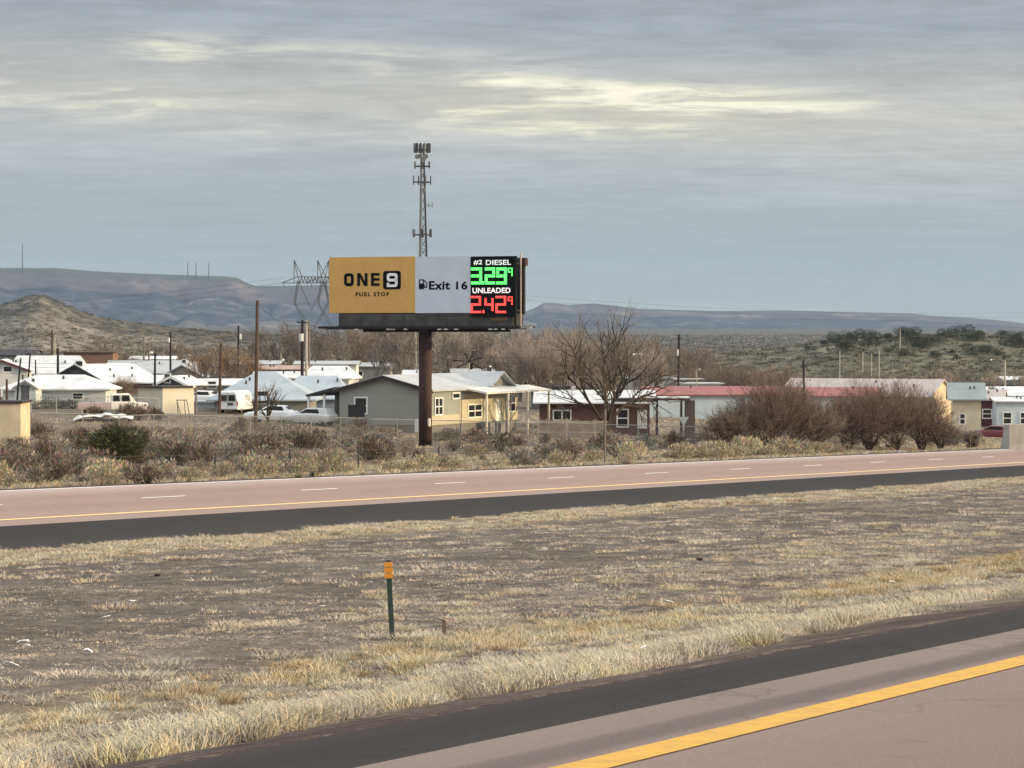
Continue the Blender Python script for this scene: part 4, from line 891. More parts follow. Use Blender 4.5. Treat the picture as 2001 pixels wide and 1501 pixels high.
house('pale blue hip-roofed house directly behind the white van', 520, 246, -R(90), 8.5, 9.0, 776, 729, S_BEIGE, W_PALEBLUE, [('R', 0, 1.5, 1.2, 1.1)], hip=3.6, fascia=None, over=.7)
house('house with bluish metal roof between hip-roofed house and grey house', 622, 262, -R(90), 9.0, 6.4, 776, 737, S_BLUEGREY, W_PALEBLUE, hip=1.2)  # walls in their own blue-grey siding colour
house('cream flat-roofed shed with a dark roof edge, lit on its right side', 324, 233, -R(44), 3.6, 3.6, 757, .05, S_CREAM, M_FASCIA, name='shed', cat='shed', over=.3)
hD = house('white-roofed house with a small gabled entry at the far left', 118, 243, -R(90), 6.5, 9.6, 758, 735, S_WHITE, W_WHITE, [('R', 2.2, .95, .9, .5)], hip=2.5, over=.5)
house('small white gabled entry wing with a grey door at the left', 55, 236, 0, 1.9, 3.0, 757, 744, S_WHITE, W_WHITE, [('F', 0, 1.0, .75, 1.9, 'door', mat('grey_door', (.12, .12, .13), .7))], over=.25, fascia=mat('grey_fascia', (.25, .24, .24), .8), name='house_wing', cat='house wing')
house('house with a dark grey gable under a bright white roof at the left', 203, 296, -R(27), 7.2, 10.5, 741, 713, S_DGREY, W_WHITE, [('F', .4, 3.2, .9, .5)], fascia=M_DSTEEL)
house('small dark gable with a white-framed window right of the cream shed roof', 352, 285, -R(15), 3.4, 5.0, 750, 736, S_DGREY, W_WHITE, [('F', -.5, 2.1, .6, .9)], fascia=M_TRIM)
house('long low white-roofed house joined behind the dark gabled house', 262, 292, -R(90), 5.0, 6.0, 747, 735, S_BRN, W_WHITE)
house('white-roofed house with a maroon gable at the left edge', 8, 268, R(8), 5.2, 9.0, 722, 704, S_WHITE, W_WHITE, [('F', .6, 2.9, .8, .5)], fascia=S_MAROON)
house('long white flat roof behind the leaning poles at the left', 95, 322, -R(90), 6.0, 9.5, 728, 697, S_WHITE, W_WHITE, hip=.8)
house('grey-beige gabled house with a pale roof behind the cream shed', 383, 345, -R(16), 6.0, 9.0, 735, 714, S_BEIGE, W_GREY, [('F', .2, 3.3, .5, .4)])
house('pale roofed house behind the dark gabled house', 290, 372, -R(90), 7.0, 11.0, 728, 706, S_BEIGE, W_GREY)
house('dull grey house with a dark roof line at the far upper left', 22, 440, -R(98), 7.0, 9.5, 694, 685, S_BEIGE, W_DARK, name='house')
house('tiny dark-gabled house left of the thick black pole', 73, 420, -R(20), 3.2, 5.0, 701, 691, S_CREAM, W_DARK)
house('long orange-brown barn behind the dark gabled house', 178, 400, -R(88), 7.0, 7.6, 689, .06, S_BRN, W_BROWN, name='barn', cat='barn')
house('low pinkish building left of the double utility pole', 552, 345, -R(90), 6, 6.4, 722, 716, mat('dusty_pink', (.34, .24, .21), .9, .2), mat('dusty_pink_roof', (.42, .32, .28), .8, .2))
house('small white-roofed building behind the bare tree', 545, 318, -R(90), 5, 5.5, 738, 728, S_WHITE, W_WHITE)
house('large crumpled-looking white roof right of the double utility pole', 645, 300, -R(96), 7, 5.6, 738, 717, S_WHITE, W_WHITE, hip=.7)
house('low distant white-roofed building above the grey house roof', 640, 360, -R(90), 6, 8.4, 712, 707, S_WHITE, W_GREY)
house('small white building just left of the billboard column', 812, 330, -R(90), 4, 2.6, 736, 725, S_WHITE, W_WHITE)
tn = house('tan shed with a dark rounded roof edge at the far left', 8, 165, R(2), 2.7, 4.0, 787, .05, S_TAN, M_FASCIA, name='shed', cat='shed', over=.12)
# brick house, carport and long red-roofed buildings at the right
hK = house('low brick house with a worn white roof behind the wooden fence', 1162, 240, -R(92), 7.0, 10.2, 784, 765, S_BRICK, W_WHITE, [('R', -3.0, 1.55, 1.5, .8), ('R', 2.6, 1.3, .9, 1.5), ('R', 4.4, 1.2, .9, 1.7, 'door')], over=.6, hip=.0, chim=(0, -2, .5))
pK = at(1288, 238); ck = thing('carport', 'white flat-roofed carport on dark posts right of the brick house', 'carport', pK, R(-2))
HK = zpx(779, 238) - pK.z; MB().box(-4.4, 2.8, -2.2, 2.2, HK, HK + .16).build('roof', W_WHITE, ck); MB().box(-4.4, 2.8, -2.26, -2.202, HK - .12, HK + .08).build('fascia', M_FASCIA, ck)
for xx_ in (-.25, 2.0): MB().box(xx_ - .11, xx_ + .11, -2.1, -1.9, -.3, HK).build('post', M_FASCIA, ck)
MB().box(2.4, 3.3, -1, 1, -.3, HK - .15).build('storage_box', mat('brown_box', (.12, .10, .09), .9, .2), ck)
MB().box(-4.3, -1.2, .4, 2.0, -.3, HK - .02).build('brick_wall', S_BRICK, ck)
house('long white building with a red metal roof behind the carport', 1395, 292, -R(88), 8.0, 16.0, 770.5, 757, S_BLUE, W_RED, over=.4, chim=(.5, -6, .35))
house('second long red-roofed building behind the willows', 1622, 292, -R(88), 8.0, 10.2, 773, 758.5, S_BLUE, W_RED, over=.4)
house('large building with pinkish-grey roof and tan gable behind the willows', 1694, 312, -R(118), 9.5, 19.0, 772, 742, S_TAN, W_PINK, over=.4, fascia=None)
house('pale yellow house with a slate metal roof beside the tan gable', 1888, 302, -R(98), 5.5, 3.3, 776, 750, S_YEL, W_SLATE, [('R', -.5, 1.6, .5, 1.1)], over=.6)
house('maroon house with a dusty roof right of the yellow house', 1928, 322, -R(104), 6.5, 4.2, 780, 763, S_MAROON, W_PINK, [('R', .3, 1.7, 1.0, 1.0)])
house('white-roofed house at the right edge above the concrete barrier', 1962, 350, -R(90), 7.5, 7.0, 772, 757, S_BEIGE, W_WHITE, fascia=M_FASCIA)
house('white building with pale blue doors at the right edge', 1985, 318, -R(90), 5.0, 5.6, 784, 778, S_BLUE, W_WHITE, [('R', -1.5, 1.5, .9, 1.3), ('R', .6, 1.5, .9, 1.3)])
house('dark brown roof with a cream end left behind the big bare tree', 1142, 330, -R(98), 7, 5.4, 756, 738, S_CREAM, W_BROWN)
house('grey block building behind the big bare tree', 1268, 345, -R(88), 6, 6.0, 739, .05, mat('grey_block', (.30, .32, .33), .9, .15), W_GREY, name='building', cat='building')
house('tan low building behind the pole above the red roof', 1325, 350, -R(88), 6, 6.2, 742, .06, S_BEIGE, W_GREY, name='building', cat='building')
house('small white flat building above the red roof beside the street lamp', 1368, 335, -R(88), 5, 5.0, 750, .05, S_WHITE, W_WHITE, name='building', cat='building')
house('dark low roof in the distance above the yellow house', 1920, 400, -R(90), 6, 14.0, 752, 747, S_DGREY, W_DARK)
house('distant small white building seen through the big bare tree', 1249, 700, -R(90), 6, 3.2, 694, 691, S_WHITE, W_WHITE, name='building', cat='building')

for px, d, w_, l_, ev, rg, wl, rf, lb in ((150, 470, 6, 8, 700, 695, S_CREAM, W_GREY, 'tiny pale house in the distance behind the orange-brown barn'), (300, 480, 6, 8, 702, 697, S_WHITE, W_WHITE, 'tiny white-roofed house behind the distant close pair of poles'),
        (400, 420, 6, 9, 716, 709, S_BEIGE, W_WHITE, 'small white-roofed house between orange-brown trees'), (500, 410, 6, 8, 712, 706, S_BEIGE, W_GREY, 'small grey-roofed house behind the tall brown pole'), (435, 300, 5, 5.5, 752, 742, S_BEIGE, W_WHITE, 'small white-roofed shed left of the pale blue hip roof'),
        (400, 252, 3, 2.2, 786, .05, S_BLUE, W_GREY, 'low pale blue shed between cream shed and white van'), (720, 420, 6, 8, 716, 710, S_BEIGE, W_GREY, 'small grey-roofed house seen between trees left of the column'), (930, 380, 6, 7, 728, 722, S_CREAM, W_GREY, 'small pale house behind the windmill'),
        (1075, 300, 5, 4, 756, .05, S_DGREY, W_DARK, 'low dark shed between the porch and the brick house'), (1990, 430, 6, 6, 742, 737, S_BEIGE, W_WHITE, 'far white roof at the right edge above the other white roof')):
    house(lb, px, d, -R(90 + r.uniform(-6, 6)), w_, l_, ev, rg, wl, rf, [('R', -1, 1.3, .9, .7)] if d < 450 and l_ > 5 else [], name='shed' if 'shed' in lb else 'house', cat='shed' if 'shed' in lb else 'house')
# roof vents
for t_ in [o for o in COL.objects if o.name.startswith('house')]:
    ro_ = [c for c in t_.children if c.name.startswith('roof')]
    if not ro_ or 'H' not in t_: continue
    bb_ = ro_[0].bound_box; zt2_ = max(v[2] for v in bb_); zl_ = min(v[2] for v in bb_); yl = max(v[1] for v in bb_)
    for k in range(2): x = r.uniform(.2, .45) * max(v[0] for v in bb_); y = r.uniform(-.7, .7) * yl; z = zt2_ - (zt2_ - zl_) * x / max(v[0] for v in bb_); MB().box(x - .09, x + .09, y - .09, y + .09, z - .3, z + .35).build('vent', mat('vent_dark', (.08, .08, .08), .7), ro_[0])

# ------------------------------------------------------------------ poles, masts, lamps
M_WPOLE = mat('brown_wooden_pole', (.085, .058, .046), .9, .3, 2.0); M_BPOLE = mat('black_pole', (.02, .018, .02), .85, .2); M_GPOLE = mat('grey_wooden_pole', (.19, .165, .14), .9, .25, 2.0); M_PPOLE = mat('pale_pole', (.42, .40, .34), .8, .15)
M_TRANS = mat('transformer_paint', (.55, .58, .58), .6, .1); M_GLOBE = mat('lamp_glass', (.8, .78, .7), .4, emit=(1, .88, .68), estr=1.1); M_DULLG = mat('lamp_glass_unlit', (.75, .77, .76), .4)
def pole(px, ptop, d, rpx, m, label, lean=0.0, trans=None, lamp=None, cross=None, name='utility_pole', cat='utility pole', dbl=None, base=None):
    p = at(px, d); t = thing(name, label, cat, p); h = zpx(ptop, d) - p.z; rd = rpx * d / FPX / 2; lx = lean * d / FPX
    MB().tube([(0, 0, -.4), (lx * .5, 0, h * .5), (lx, 0, h)], [rd * 1.15, rd, rd * .85], 8).build('pole', m, t)
    if trans: MB().tube([(lx + trans[0] * d / FPX, -.25, zpx(trans[1], d) - p.z), (lx + trans[0] * d / FPX, -.25, zpx(trans[2], d) - p.z)], trans[3] * d / FPX / 2, 8).build('transformer', M_TRANS, t)
    if cross:
        for cz in cross: z = zpx(cz[0], d) - p.z; q = cz[1] * d / FPX / 2; MB().box(lx - q, lx + q, -.12, .0, z - .06, z + .06).build('crossarm', m, t)
    if lamp:
        z = zpx(lamp[1], d) - p.z; x = lx + lamp[0] * d / FPX; MB().tube([(lx, 0, z - .2), (lx + (x - lx) * .5, 0, z + .12), (x, 0, z + .06)], .04, 5).build('arm', M_PPOLE, t)
        g = MB()
        g.tube([(x, 0, z - lamp[2]), (x, 0, z - lamp[2] * .6), (x, 0, z), (x, 0, z + lamp[2] * .7)], [lamp[2] * .4, lamp[2] * .9, lamp[2], lamp[2] * .3], 8).build('lamp_head', M_GLOBE if lamp[3] else M_DULLG, t, True)
    return t
pole(499, 587, 208, 6.5, M_WPOLE, 'tall brown wooden pole standing right of the white van', 4)
pole(428, 671, 236, 5.5, M_WPOLE, 'thin leaning brown pole at the left end of the pale blue roof', 4)
pole(465, 637, 330, 4.5, M_BPOLE, 'distant utility pole with transformer above the pale blue roof', 1, trans=(4, 652, 663, 5))
pole(590, 626, 272, 6, M_BPOLE, 'dark utility pole with a white transformer left of the billboard', 1, trans=(-2, 652, 667, 9), cross=[(630, 22)])
pole(598, 626, 276, 5, M_PPOLE, 'pale slender pole standing beside the dark transformer pole', 1)
pole(604, 628, 345, 4, M_GPOLE, 'thin grey pole just right of the pale slender pole', 0, name='utility_pole')
pole(302, 689, 262, 4.5, M_BPOLE, 'dark pole with a round white lamp above the cream shed', 1, lamp=(-7, 689, .17, False), name='lamp_pole', cat='lamp pole')
pole(333, 648, 360, 4, M_BPOLE, 'distant pole with a small transformer behind the beige gable', 0, trans=(-3, 660, 669, 5))
pole(281, 659, 380, 4, M_GPOLE, 'distant dark pole, left of a close pair', 0)
pole(291, 668, 380, 3.5, M_GPOLE, 'distant shorter dark pole, right of a close pair', 0)
pole(113, 680, 300, 5, M_BPOLE, 'thick short black pole on the white roof line at the left', 0)
pole(101, 645, 430, 4.5, M_WPOLE, 'distant brown wooden pole left of the orange-brown barn', 1); pole(107, 655, 432, 2.5, M_PPOLE, 'thin pale pole right beside the distant brown pole', 0)
pole(31, 704, 228, 4, M_BPOLE, 'leaning black pole in front of the small gabled entry', 9); pole(52, 690, 262, 3.5, M_BPOLE, 'leaning black pole with a bent top at the upper left', 7)
pole(71, 703, 262, 3, M_BPOLE, 'short black pole leaning left, right of the bent pole', -2); pole(13, 741, 205, 5, M_WPOLE, 'short maroon-black post rising above the tan shed', 0)
pole(1, 755, 200, 4, M_BPOLE, 'leaning black post at the left edge above the tan shed', -3)
pole(383, 753, 225, 4, M_GPOLE, 'short pole with a glowing lamp right of the cream shed', 0, lamp=(-3, 755, .12, True), name='lamp_pole', cat='lamp pole')
pole(1325, 654, 305, 4.5, M_BPOLE, 'dark utility pole above the long red roof', 2, trans=(-3, 683, 695, 4), cross=[(662, 10)])
pole(1573, 704, 285, 4.5, M_BPOLE, 'black pole standing before the pinkish roof', -3)
pole(1641, 640, 600, 2.5, M_PPOLE, 'pale thin post on the slope left of the hill junipers', 0) if False else None
pole(1964, 704, 380, 4, M_PPOLE, 'pale yellowish lamp pole with a long arm at the right', 0, lamp=(-27, 703, .16, False), name='street_lamp', cat='street lamp')
pole(1361, 723, 330, 2.5, M_PPOLE, 'small curved-neck street lamp above the white flat building', 0, lamp=(7, 722, .10, False), name='street_lamp', cat='street lamp')
pole(1759, 643, 720, 2.2, M_PPOLE, 'thin pale pole on the crest of the juniper hill', 0)
for k, (px, top) in enumerate(((1686, 688), (1703, 690), (1718, 685))): pole(px, top, 520, 2.2, M_PPOLE, ('white post, leftmost of three at the foot of the hill', 'white post, middle of three at the foot of the hill', 'white post, rightmost of three at the foot of the hill')[k], 0, name='post', cat='post')
pole(1641, 686, 500, 2.2, M_PPOLE, 'single pale post below the leftmost hill juniper', 0, name='post', cat='post')
pole(549, 690, 420, 2.0, M_PPOLE, 'tiny far pole with a white lamp between the trees', 0, lamp=(4, 703, .25, False), name='lamp_pole', cat='lamp pole')
pole(814, 641, 420, 2.5, M_PPOLE, 'pale thin pole just left of the billboard column', -2)
pole(908, 650, 400, 1.8, M_PPOLE, 'thin pale pole, left of two under the catwalk', 0); pole(914, 652, 402, 1.8, M_PPOLE, 'thin pale pole, right of two under the catwalk', 0)
pole(1182, 800, 163, 4, M_GPOLE, 'tall thin grey post at the road edge left of the big bare tree', 1, name='post', cat='post')
pole(958, 717, 285, 2.5, M_BPOLE, 'thin dark pole with a white lamp above the yellow-lit wall', 0, lamp=(0, 716, .14, False), name='lamp_pole', cat='lamp pole')
pole(1003, 765, 214, 4, M_PPOLE, 'pale pole in front of the yellow-lit end wall', 0, name='post', cat='post') if False else None
# masts on the mesa rim
mr = [(44, 476, 521), (367, 512, 540), (383, 513, 542), (408, 514, 543)]
for k, (px, a, b) in enumerate(mr):
    p = P(px, b + 3, 6450); t = MB().tube([(0, 0, -20), (0, 0, zpx(a, 6450) - p.z)], [1.6, .9], 4).build('radio_mast', M_DSTEEL, None)
    t.location = p; t['label'] = ('faint thin radio mast on the mesa near the left edge', 'faint mast, leftmost of three on the mesa rim', 'faint mast, middle of three on the mesa rim', 'faint mast, rightmost of three on the mesa rim')[k]; t['category'] = 'radio mast'
# lattice pylons left of the billboard
M_LAT = mat('pylon_steel', (.075, .08, .085), .7, .1)
def pylon(px, d, label, s=1.0):
    p = at(px, d); t = thing('transmission_tower', label, 'transmission tower', p, R(6)); K = d / FPX; b = p.z
    Z = lambda py: zpx(py, d) - b
    def bars(name, L, rad=.20):
        m_ = MB()
        for a, c in L: m_.tube([(a[0] * K, 0, Z(a[1])), (c[0] * K, 0, Z(c[1]))], rad, 4)
        m_.build(name, M_LAT, t)
    L = []
    for sg in (-1, 1):
        for o_ in (-2.5, 2.5): L.append(((sg * 26 + o_ * .6, 548), (sg * 33 + o_ * .5, 592))); L.append(((sg * 33 + o_ * .5, 592), (sg * 6 + o_, 640)))
        for k in range(6): y = 550 + 7 * k; x = sg * (26 + 7 * (y - 548) / 44); L.append(((x - 1.5, y), (x + 1.5, y + 7)))
        L.append(((sg * 24, 552), (0, 606)))
    bars('head_frame', L)
    L = [((-58, 553), (58, 553)), ((-26, 541), (26, 541)), ((-58, 553), (-26, 541)), ((58, 553), (26, 541))]
    for k in range(8): x = -26 + 52 * k / 8; L += [((x, 541), (x + 3.2, 553)), ((x + 3.2, 553), (x + 6.5, 541))]
    bars('crossarm', L)
    for sg in (-1, 1): bars('peak', [((sg * 27, 541), (sg * 34, 508)), ((sg * 18, 541), (sg * 34, 508)), ((sg * 34, 541), (sg * 34, 508)), ((sg * 34, 541), (sg * 34, 553))])
    L = [((-6, 640), (-14, 720)), ((6, 640), (14, 720))]
    for k in range(5): L += [((-6 - 1.6 * k, 640 + 16 * k), (7.6 + 1.6 * k, 656 + 16 * k)), ((6 + 1.6 * k, 640 + 16 * k), (-7.6 - 1.6 * k, 656 + 16 * k))]
    bars('body', L)
    bars('insulator', [((x, 553), (x, 562)) for x in (-54, 0, 54)], .15)
pylon(609, 1250, 'lattice transmission tower left of the billboard, the nearer one'); pylon(655, 1330, 'lattice transmission tower partly hidden behind the orange panel')
# cell tower
CD = 640.0; cp_ = at(825, CD); ct = thing('cell_tower', 'tall lattice cell tower with antenna platforms rising above the billboard', 'cell tower', cp_, R(12)); K = CD / FPX
Zc = lambda py: zpx(py, CD) - cp_.z
M_CT = mat('tower_steel', (.14, .145, .15), .6, .15)
def leg_r(z): return (14.5 - 11.3 * min(1, z / Zc(290))) * K
N = 26; Ht = Zc(285); vs3 = [R(100), R(220), R(340)]
P3 = lambda k, z: Vector((math.cos(vs3[k]) * leg_r(z), math.sin(vs3[k]) * leg_r(z), z))
for k in range(3): MB().tube([P3(k, 0), P3(k, Ht)], [.16, .11] if k != 2 else [.30, .22], 5).build('leg', M_CT if k != 2 else M_DSTEEL, ct)
br = MB()
for j in range(N):
    z0_, z1_ = Ht * j / N, Ht * (j + 1) / N
    for k in range(3): br.tube([P3(k, z0_), P3((k + 1) % 3, z1_)], .07, 3, False); br.tube([P3((k + 1) % 3, z0_), P3(k, z1_)], .07, 3, False); br.tube([P3(k, z1_), P3((k + 1) % 3, z1_)], .06, 3, False)
br.build('bracing', M_CT, ct)
def platform(py, rx, panels, ph, pw=.32):
    z = Zc(py); rr_ = rx * K; pl = MB()
    for k in range(12): a, b = 2 * math.pi * k / 12, 2 * math.pi * (k + 1) / 12; pl.tube([(rr_ * math.cos(a), rr_ * math.sin(a), z), (rr_ * math.cos(b), rr_ * math.sin(b), z)], .09, 4)
    for k in range(3): pl.tube([(0, 0, z), (rr_ * math.cos(vs3[k]), rr_ * math.sin(vs3[k]), z)], .10, 4)
    po = pl.build('antenna_platform', M_DSTEEL, ct)
    for k in range(panels):
        a = 2 * math.pi * (k + .3) / panels; x, y = rr_ * math.cos(a), rr_ * math.sin(a)
        MB().box(x - pw / 2, x + pw / 2, y - .1, y + .1, z - ph * .3, z + ph * .7).build('antenna', M_DSTEEL if k % 3 else M_CT, po)
platform(293, 15, 12, 2.3, .50); platform(325, 16, 6, 1.7, .32); platform(356, 18, 8, 2.1, .22); platform(459, 19, 6, 2.0, .55)
for sx, py, rr_ in ((-11, 307, .62), (-6, 306, .55), (6, 306, .62), (2, 311, .6), (2, 372, .6)):
    dsh = MB().tube([(sx * K, -.9, Zc(py)), (sx * K, -.6, Zc(py))], [rr_, rr_ * .7], 14); dsh.build('dish', M_CT, ct)
arm = MB().tube([(0, 0, Zc(402)), (20 * K, 0, Zc(402))], .07, 4).tube([(20 * K, 0, Zc(406)), (20 * K, 0, Zc(395))], .10, 4).tube([(13 * K, 0, Zc(405)), (13 * K, 0, Zc(397))], .08, 4); arm.build('side_arm', M_CT, ct)
# windmill
wp = at(917, 262); wm = thing('windmill', 'black-bladed windmill on a pale mast behind the grey house roof', 'windmill', wp)
wz = zpx(706, 262) - wp.z; MB().tube([(0, 0, -.3), (0, 0, wz - .1)], .07, 6).build('mast', M_PPOLE, wm); Kw = 262 / FPX
for a, l_ in ((178, 33), (20, 27), (60, 30), (72, 27), (115, 22), (215, 28), (325, 32)):
    a = R(a); L_ = l_ * Kw; q = MB(); c, s_ = math.cos(a), math.sin(a)
    q.prism([(c * .12 - s_ * .03, s_ * .12 + c * .03 + wz), (c * .12 + s_ * .03, s_ * .12 - c * .03 + wz), (c * L_ + s_ * .11, s_ * L_ * .8 - c * .11 + wz), (c * L_ - s_ * .05, s_ * L_ * .8 + c * .05 + wz)], 1, -.03, .03).build('blade', M_BPOLE, wm)
MB().tube([(0, -.15, wz), (0, .2, wz)], .16, 8).build('hub', M_BPOLE, wm); MB().box(.05, .35, .1, .16, wz - .85, wz - .25).build('tail', M_BPOLE, wm)

# ------------------------------------------------------------------ fences
M_GALV = mat('galvanised_pipe', (.30, .30, .285), .6, .15, metal=.2); M_WIRE = mat('fence_wire', (.17, .175, .17), .7, .1)
def fence(pts, h, label, post_every, m, mesh_gap=None, pr=.035, rails=(1.0,), name='chain_link_fence', wire=.008):
    p0 = at(*pts[0]); t = thing(name, label, 'fence', p0); W = []
    for (a, da), (b, db) in zip(pts[:-1], pts[1:]):
        A, B = at(a, da), at(b, db); n = max(1, round((B - A).length / post_every))
        for k in range(n + (b == pts[-1][0])): f_ = k / n; x, y = A.x + (B.x - A.x) * f_, A.y + (B.y - A.y) * f_; W.append(Vector((x, y, gz(x, y))))
    W = [w - p0 for w in W]
    for w in W: MB().tube([w + Vector((0, 0, -.2)), w + Vector((0, 0, h + .04))], pr, 5).build('fence_post', m, t)
    rl = MB()
    for f_ in rails: rl.tube([w + Vector((0, 0, h * f_)) for w in W], pr * .7 if mesh_gap else wire, 4)
    rl.build('rail' if mesh_gap else 'wire', m, t)
    if mesh_gap:
        ms = MB()
        for a, b in zip(W[:-1], W[1:]):
            L_ = (b - a).length; n = int(L_ / mesh_gap); nh = max(1, int(h / mesh_gap * .9))
            for k in range(-nh, n):
                for sg in (0, 1):
                    s0, s1 = k, k + nh; z0_, z1_ = (0.05, h) if sg == 0 else (h, .05)
                    if s0 < 0: z0_ = z0_ + (z1_ - z0_) * (-s0 / nh); s0 = 0
                    if s1 > n: z1_ = z0_ + (z1_ - z0_) * ((n - s0) / (s1 - s0)); s1 = n
                    if s1 <= s0: continue
                    q0 = a.lerp(b, s0 / n); q1 = a.lerp(b, s1 / n); q0 = Vector((q0.x, q0.y, q0.z + z0_)); q1 = Vector((q1.x, q1.y, q1.z + z1_)); s_ = Vector((wire * .5, 0, wire * .5 * (1 if sg else -1)))
                    ms.quad(q0 - s_, q0 + s_, q1 + s_, q1 - s_)
        ms.build('wire_mesh', M_WIRE, t)
    return t
fence([(-60, 168), (300, 180), (830, 199), (1180, 203), (1380, 206)], 1.75, 'long chain-link fence on grey pipe posts before the houses', 3.1, M_GALV, .16, .04)
fence([(60, 222), (160, 222), (310, 226)], 1.5, 'short pipe-railed fence before the white-roofed house', 2.6, mat('pale_pipe', (.40, .42, .40), .6), .2, .035)
fence([(px, None) for px in ()] or [(-40, 118), (200, 124), (420, 133), (700, 145), (1000, 160), (1330, 180)], 1.25, 'low wire fence on dark posts along the highway edge', 8.5, mat('dark_post', (.07, .065, .055), .9), None, .06, (.35, .65, .95), 'wire_fence', .012)
def board_fence():
    A, B = at(1052, 222), at(1186, 224); t = thing('wooden_fence', 'weathered board fence left of the big bare tree', 'fence', A); D_ = B - A; L_ = D_.length; n = int(L_ / .16); q = MB()
    for k in range(n):
        a = D_ * (k / n); h = 1.55 * r.uniform(.93, 1.04); zt = h + a.z
        q.box(a.x, a.x + .13, a.y - .01, a.y + .012, a.z - .1, zt)
    q.build('boards', mat('grey_boards', (.30, .26, .21), .9, .25, 2.0, objrand=.1), t)
    for z in (.35, 1.25): MB().box(0, D_.x, -.08, -.02, z, z + .10).build('rail', mat('pale_rail', (.42, .37, .30), .9, .2), t)
    for k in range(0, n, 16): a = D_ * (k / n); MB().box(a.x - .06, a.x + .06, -.16, -.085, a.z - .1, a.z + 1.72).build('fence_post', mat('pale_rail', (0, 0, 0)), t)
board_fence()

# ------------------------------------------------------------------ vehicles
M_TYRE = mat('tyre_rubber', (.015, .015, .016), .9); M_RIM = mat('wheel_rim', (.35, .35, .36), .4, metal=.6); M_CARW = mat('white_car_paint', (.78, .79, .80), .3, .03, spec=.5)
def wheels(t, W_, axles, r_=.34):
    for ax in axles:
        for sg in (-1, 1):
            w_ = MB().tube([(sg * W_, ax, r_), (sg * (W_ - .22), ax, r_)], r_, 16).build('wheel', M_TYRE, t); MB().tube([(sg * (W_ + .01), ax, r_), (sg * (W_ - .05), ax, r_)], r_ * .6, 12).build('rim', M_RIM, w_)
def loft(secs, m, name, t, smooth=False):
    """secs: list of (y, [(x, z)...]) cross sections"""
    mb = MB(); n = len(secs[0][1])
    for y, s_ in secs: mb.v += [(x, y, z) for x, z in s_]
    for k in range(len(secs) - 1):
        for j in range(n): a = k * n + j; b = k * n + (j + 1) % n; mb.f.append((a, b, b + n, a + n))
    mb.f.append(tuple(range(n))[::-1]); mb.f.append(tuple(range((len(secs) - 1) * n, len(secs) * n))); return mb.build(name, m, t, smooth)
def sec(hw, zb, zt, hwt, zs, rr_=.1): return [(-hw, zb), (hw, zb), (hw + .03, (zb + zs) / 2), (hw, zs), (hwt + .02, zt - rr_), (hwt - rr_, zt), (-hwt + rr_, zt), (-hwt - .02, zt - rr_), (-hw, zs), (-hw - .03, (zb + zs) / 2)]
def van(px, d, rz, label):
    t = thing('van', label, 'van', at(px, d), rz)
    loft([(-2.75, sec(.94, .42, 1.95, .78, 1.15, .14)), (-2.6, sec(1.0, .35, 2.08, .84, 1.15, .14)), (1.2, sec(1.0, .35, 2.08, .84, 1.15, .14)), (1.5, sec(1.0, .35, 2.0, .80, 1.15, .14)), (2.1, sec(1.0, .35, 1.3, .85, 1.1, .08)), (2.75, sec(.95, .38, 1.05, .85, .95, .05))], M_CARW, 'body', t)
    for sg in (-1, 1):
        o = MB(); x0, x1 = (.10, .74) if sg > 0 else (-.74, -.10); o.prism([(x0, 1.18), (x1, 1.18), (x1 - .06 * sg if sg > 0 else x1, 1.72), (x0 if sg > 0 else x0 + .06, 1.72)], 1, -2.86, -2.70).build('rear_window', M_GLASS, t)
        MB().box(sg * .93 - .05, sg * .93 + .05, -2.80, -2.66, .75, 1.1).build('tail_light', mat('tail_light_red', (.35, .03, .03), .4), t)
        MB().box(sg * 1.0 - .03, sg * 1.0 + .03, -.4, .9, 1.22, 1.72).build('side_window', mat('hazy_glass', (.45, .47, .5), .3), t)
    MB().box(-.02, .5, -2.82, -2.74, .78, .98).build('licence_plate', mat('dark_plate', (.06, .07, .09), .6), t); MB().box(-.95, .95, -2.90, -2.72, .40, .56).build('bumper', M_CARW, t); MB().box(-.012, .012, -2.80, -2.74, .6, 1.9).build('door_seam', mat('seam_grey', (.3, .3, .31), .8), t)
    wheels(t, 1.0, (-1.75, 1.9)); return t
van(463, 240, -R(12), 'white panel van with two dark rear windows left of the tall pole')
def car(px, d, rz, label, m, wagon=False, name='car'):
    t = thing('parked_' + name, label, name, at(px, d), rz)
    loft([(-2.25, sec(.80, .40, .82, .72, .72, .06)), (-2.1, sec(.88, .28, .95, .78, .8, .08)), (-1.2, sec(.9, .25, 1.0, .8, .85, .05)), (.9, sec(.9, .25, 1.0, .8, .85, .05)), (1.9, sec(.88, .28, .86, .78, .75, .08)), (2.25, sec(.8, .38, .72, .7, .62, .06))], m, 'body', t)
    loft([(-1.75 if not wagon else -2.05, sec(.72, .92, .98, .7, .95, .03)), (-1.2 if not wagon else -1.8, sec(.74, .92, 1.42, .58, 1.0, .08)), (.1, sec(.76, .92, 1.46, .6, 1.0, .08)), (1.0, sec(.74, .9, .97, .7, .94, .02))], m, 'cabin', t)
    for sg in (-1, 1): o = MB(); o.prism([(-1.25, 1.0), (.75, 1.0), (.05, 1.36), (-1.05, 1.36)], 0, sg * .745, sg * .66).build('side_window', M_GLASS, t)
    MB().prism([(-.60, 1.02), (.60, 1.02), (.50, 1.34), (-.50, 1.34)], 1, -1.62, -1.30).build('rear_window', M_GLASS, t); MB().box(-.60, .60, .62, .70, 1.0, 1.25).build('windscreen', M_GLASS, t)
    wheels(t, .9, (-1.4, 1.4), .32); return t
car(608, 217, R(62), 'pale car parked under the grey house canopy', mat('silver_paint', (.55, .57, .57), .3, .05, spec=.5), True); car(531, 219, R(80), 'low white car half hidden in brush right of the tall pole', M_CARW)
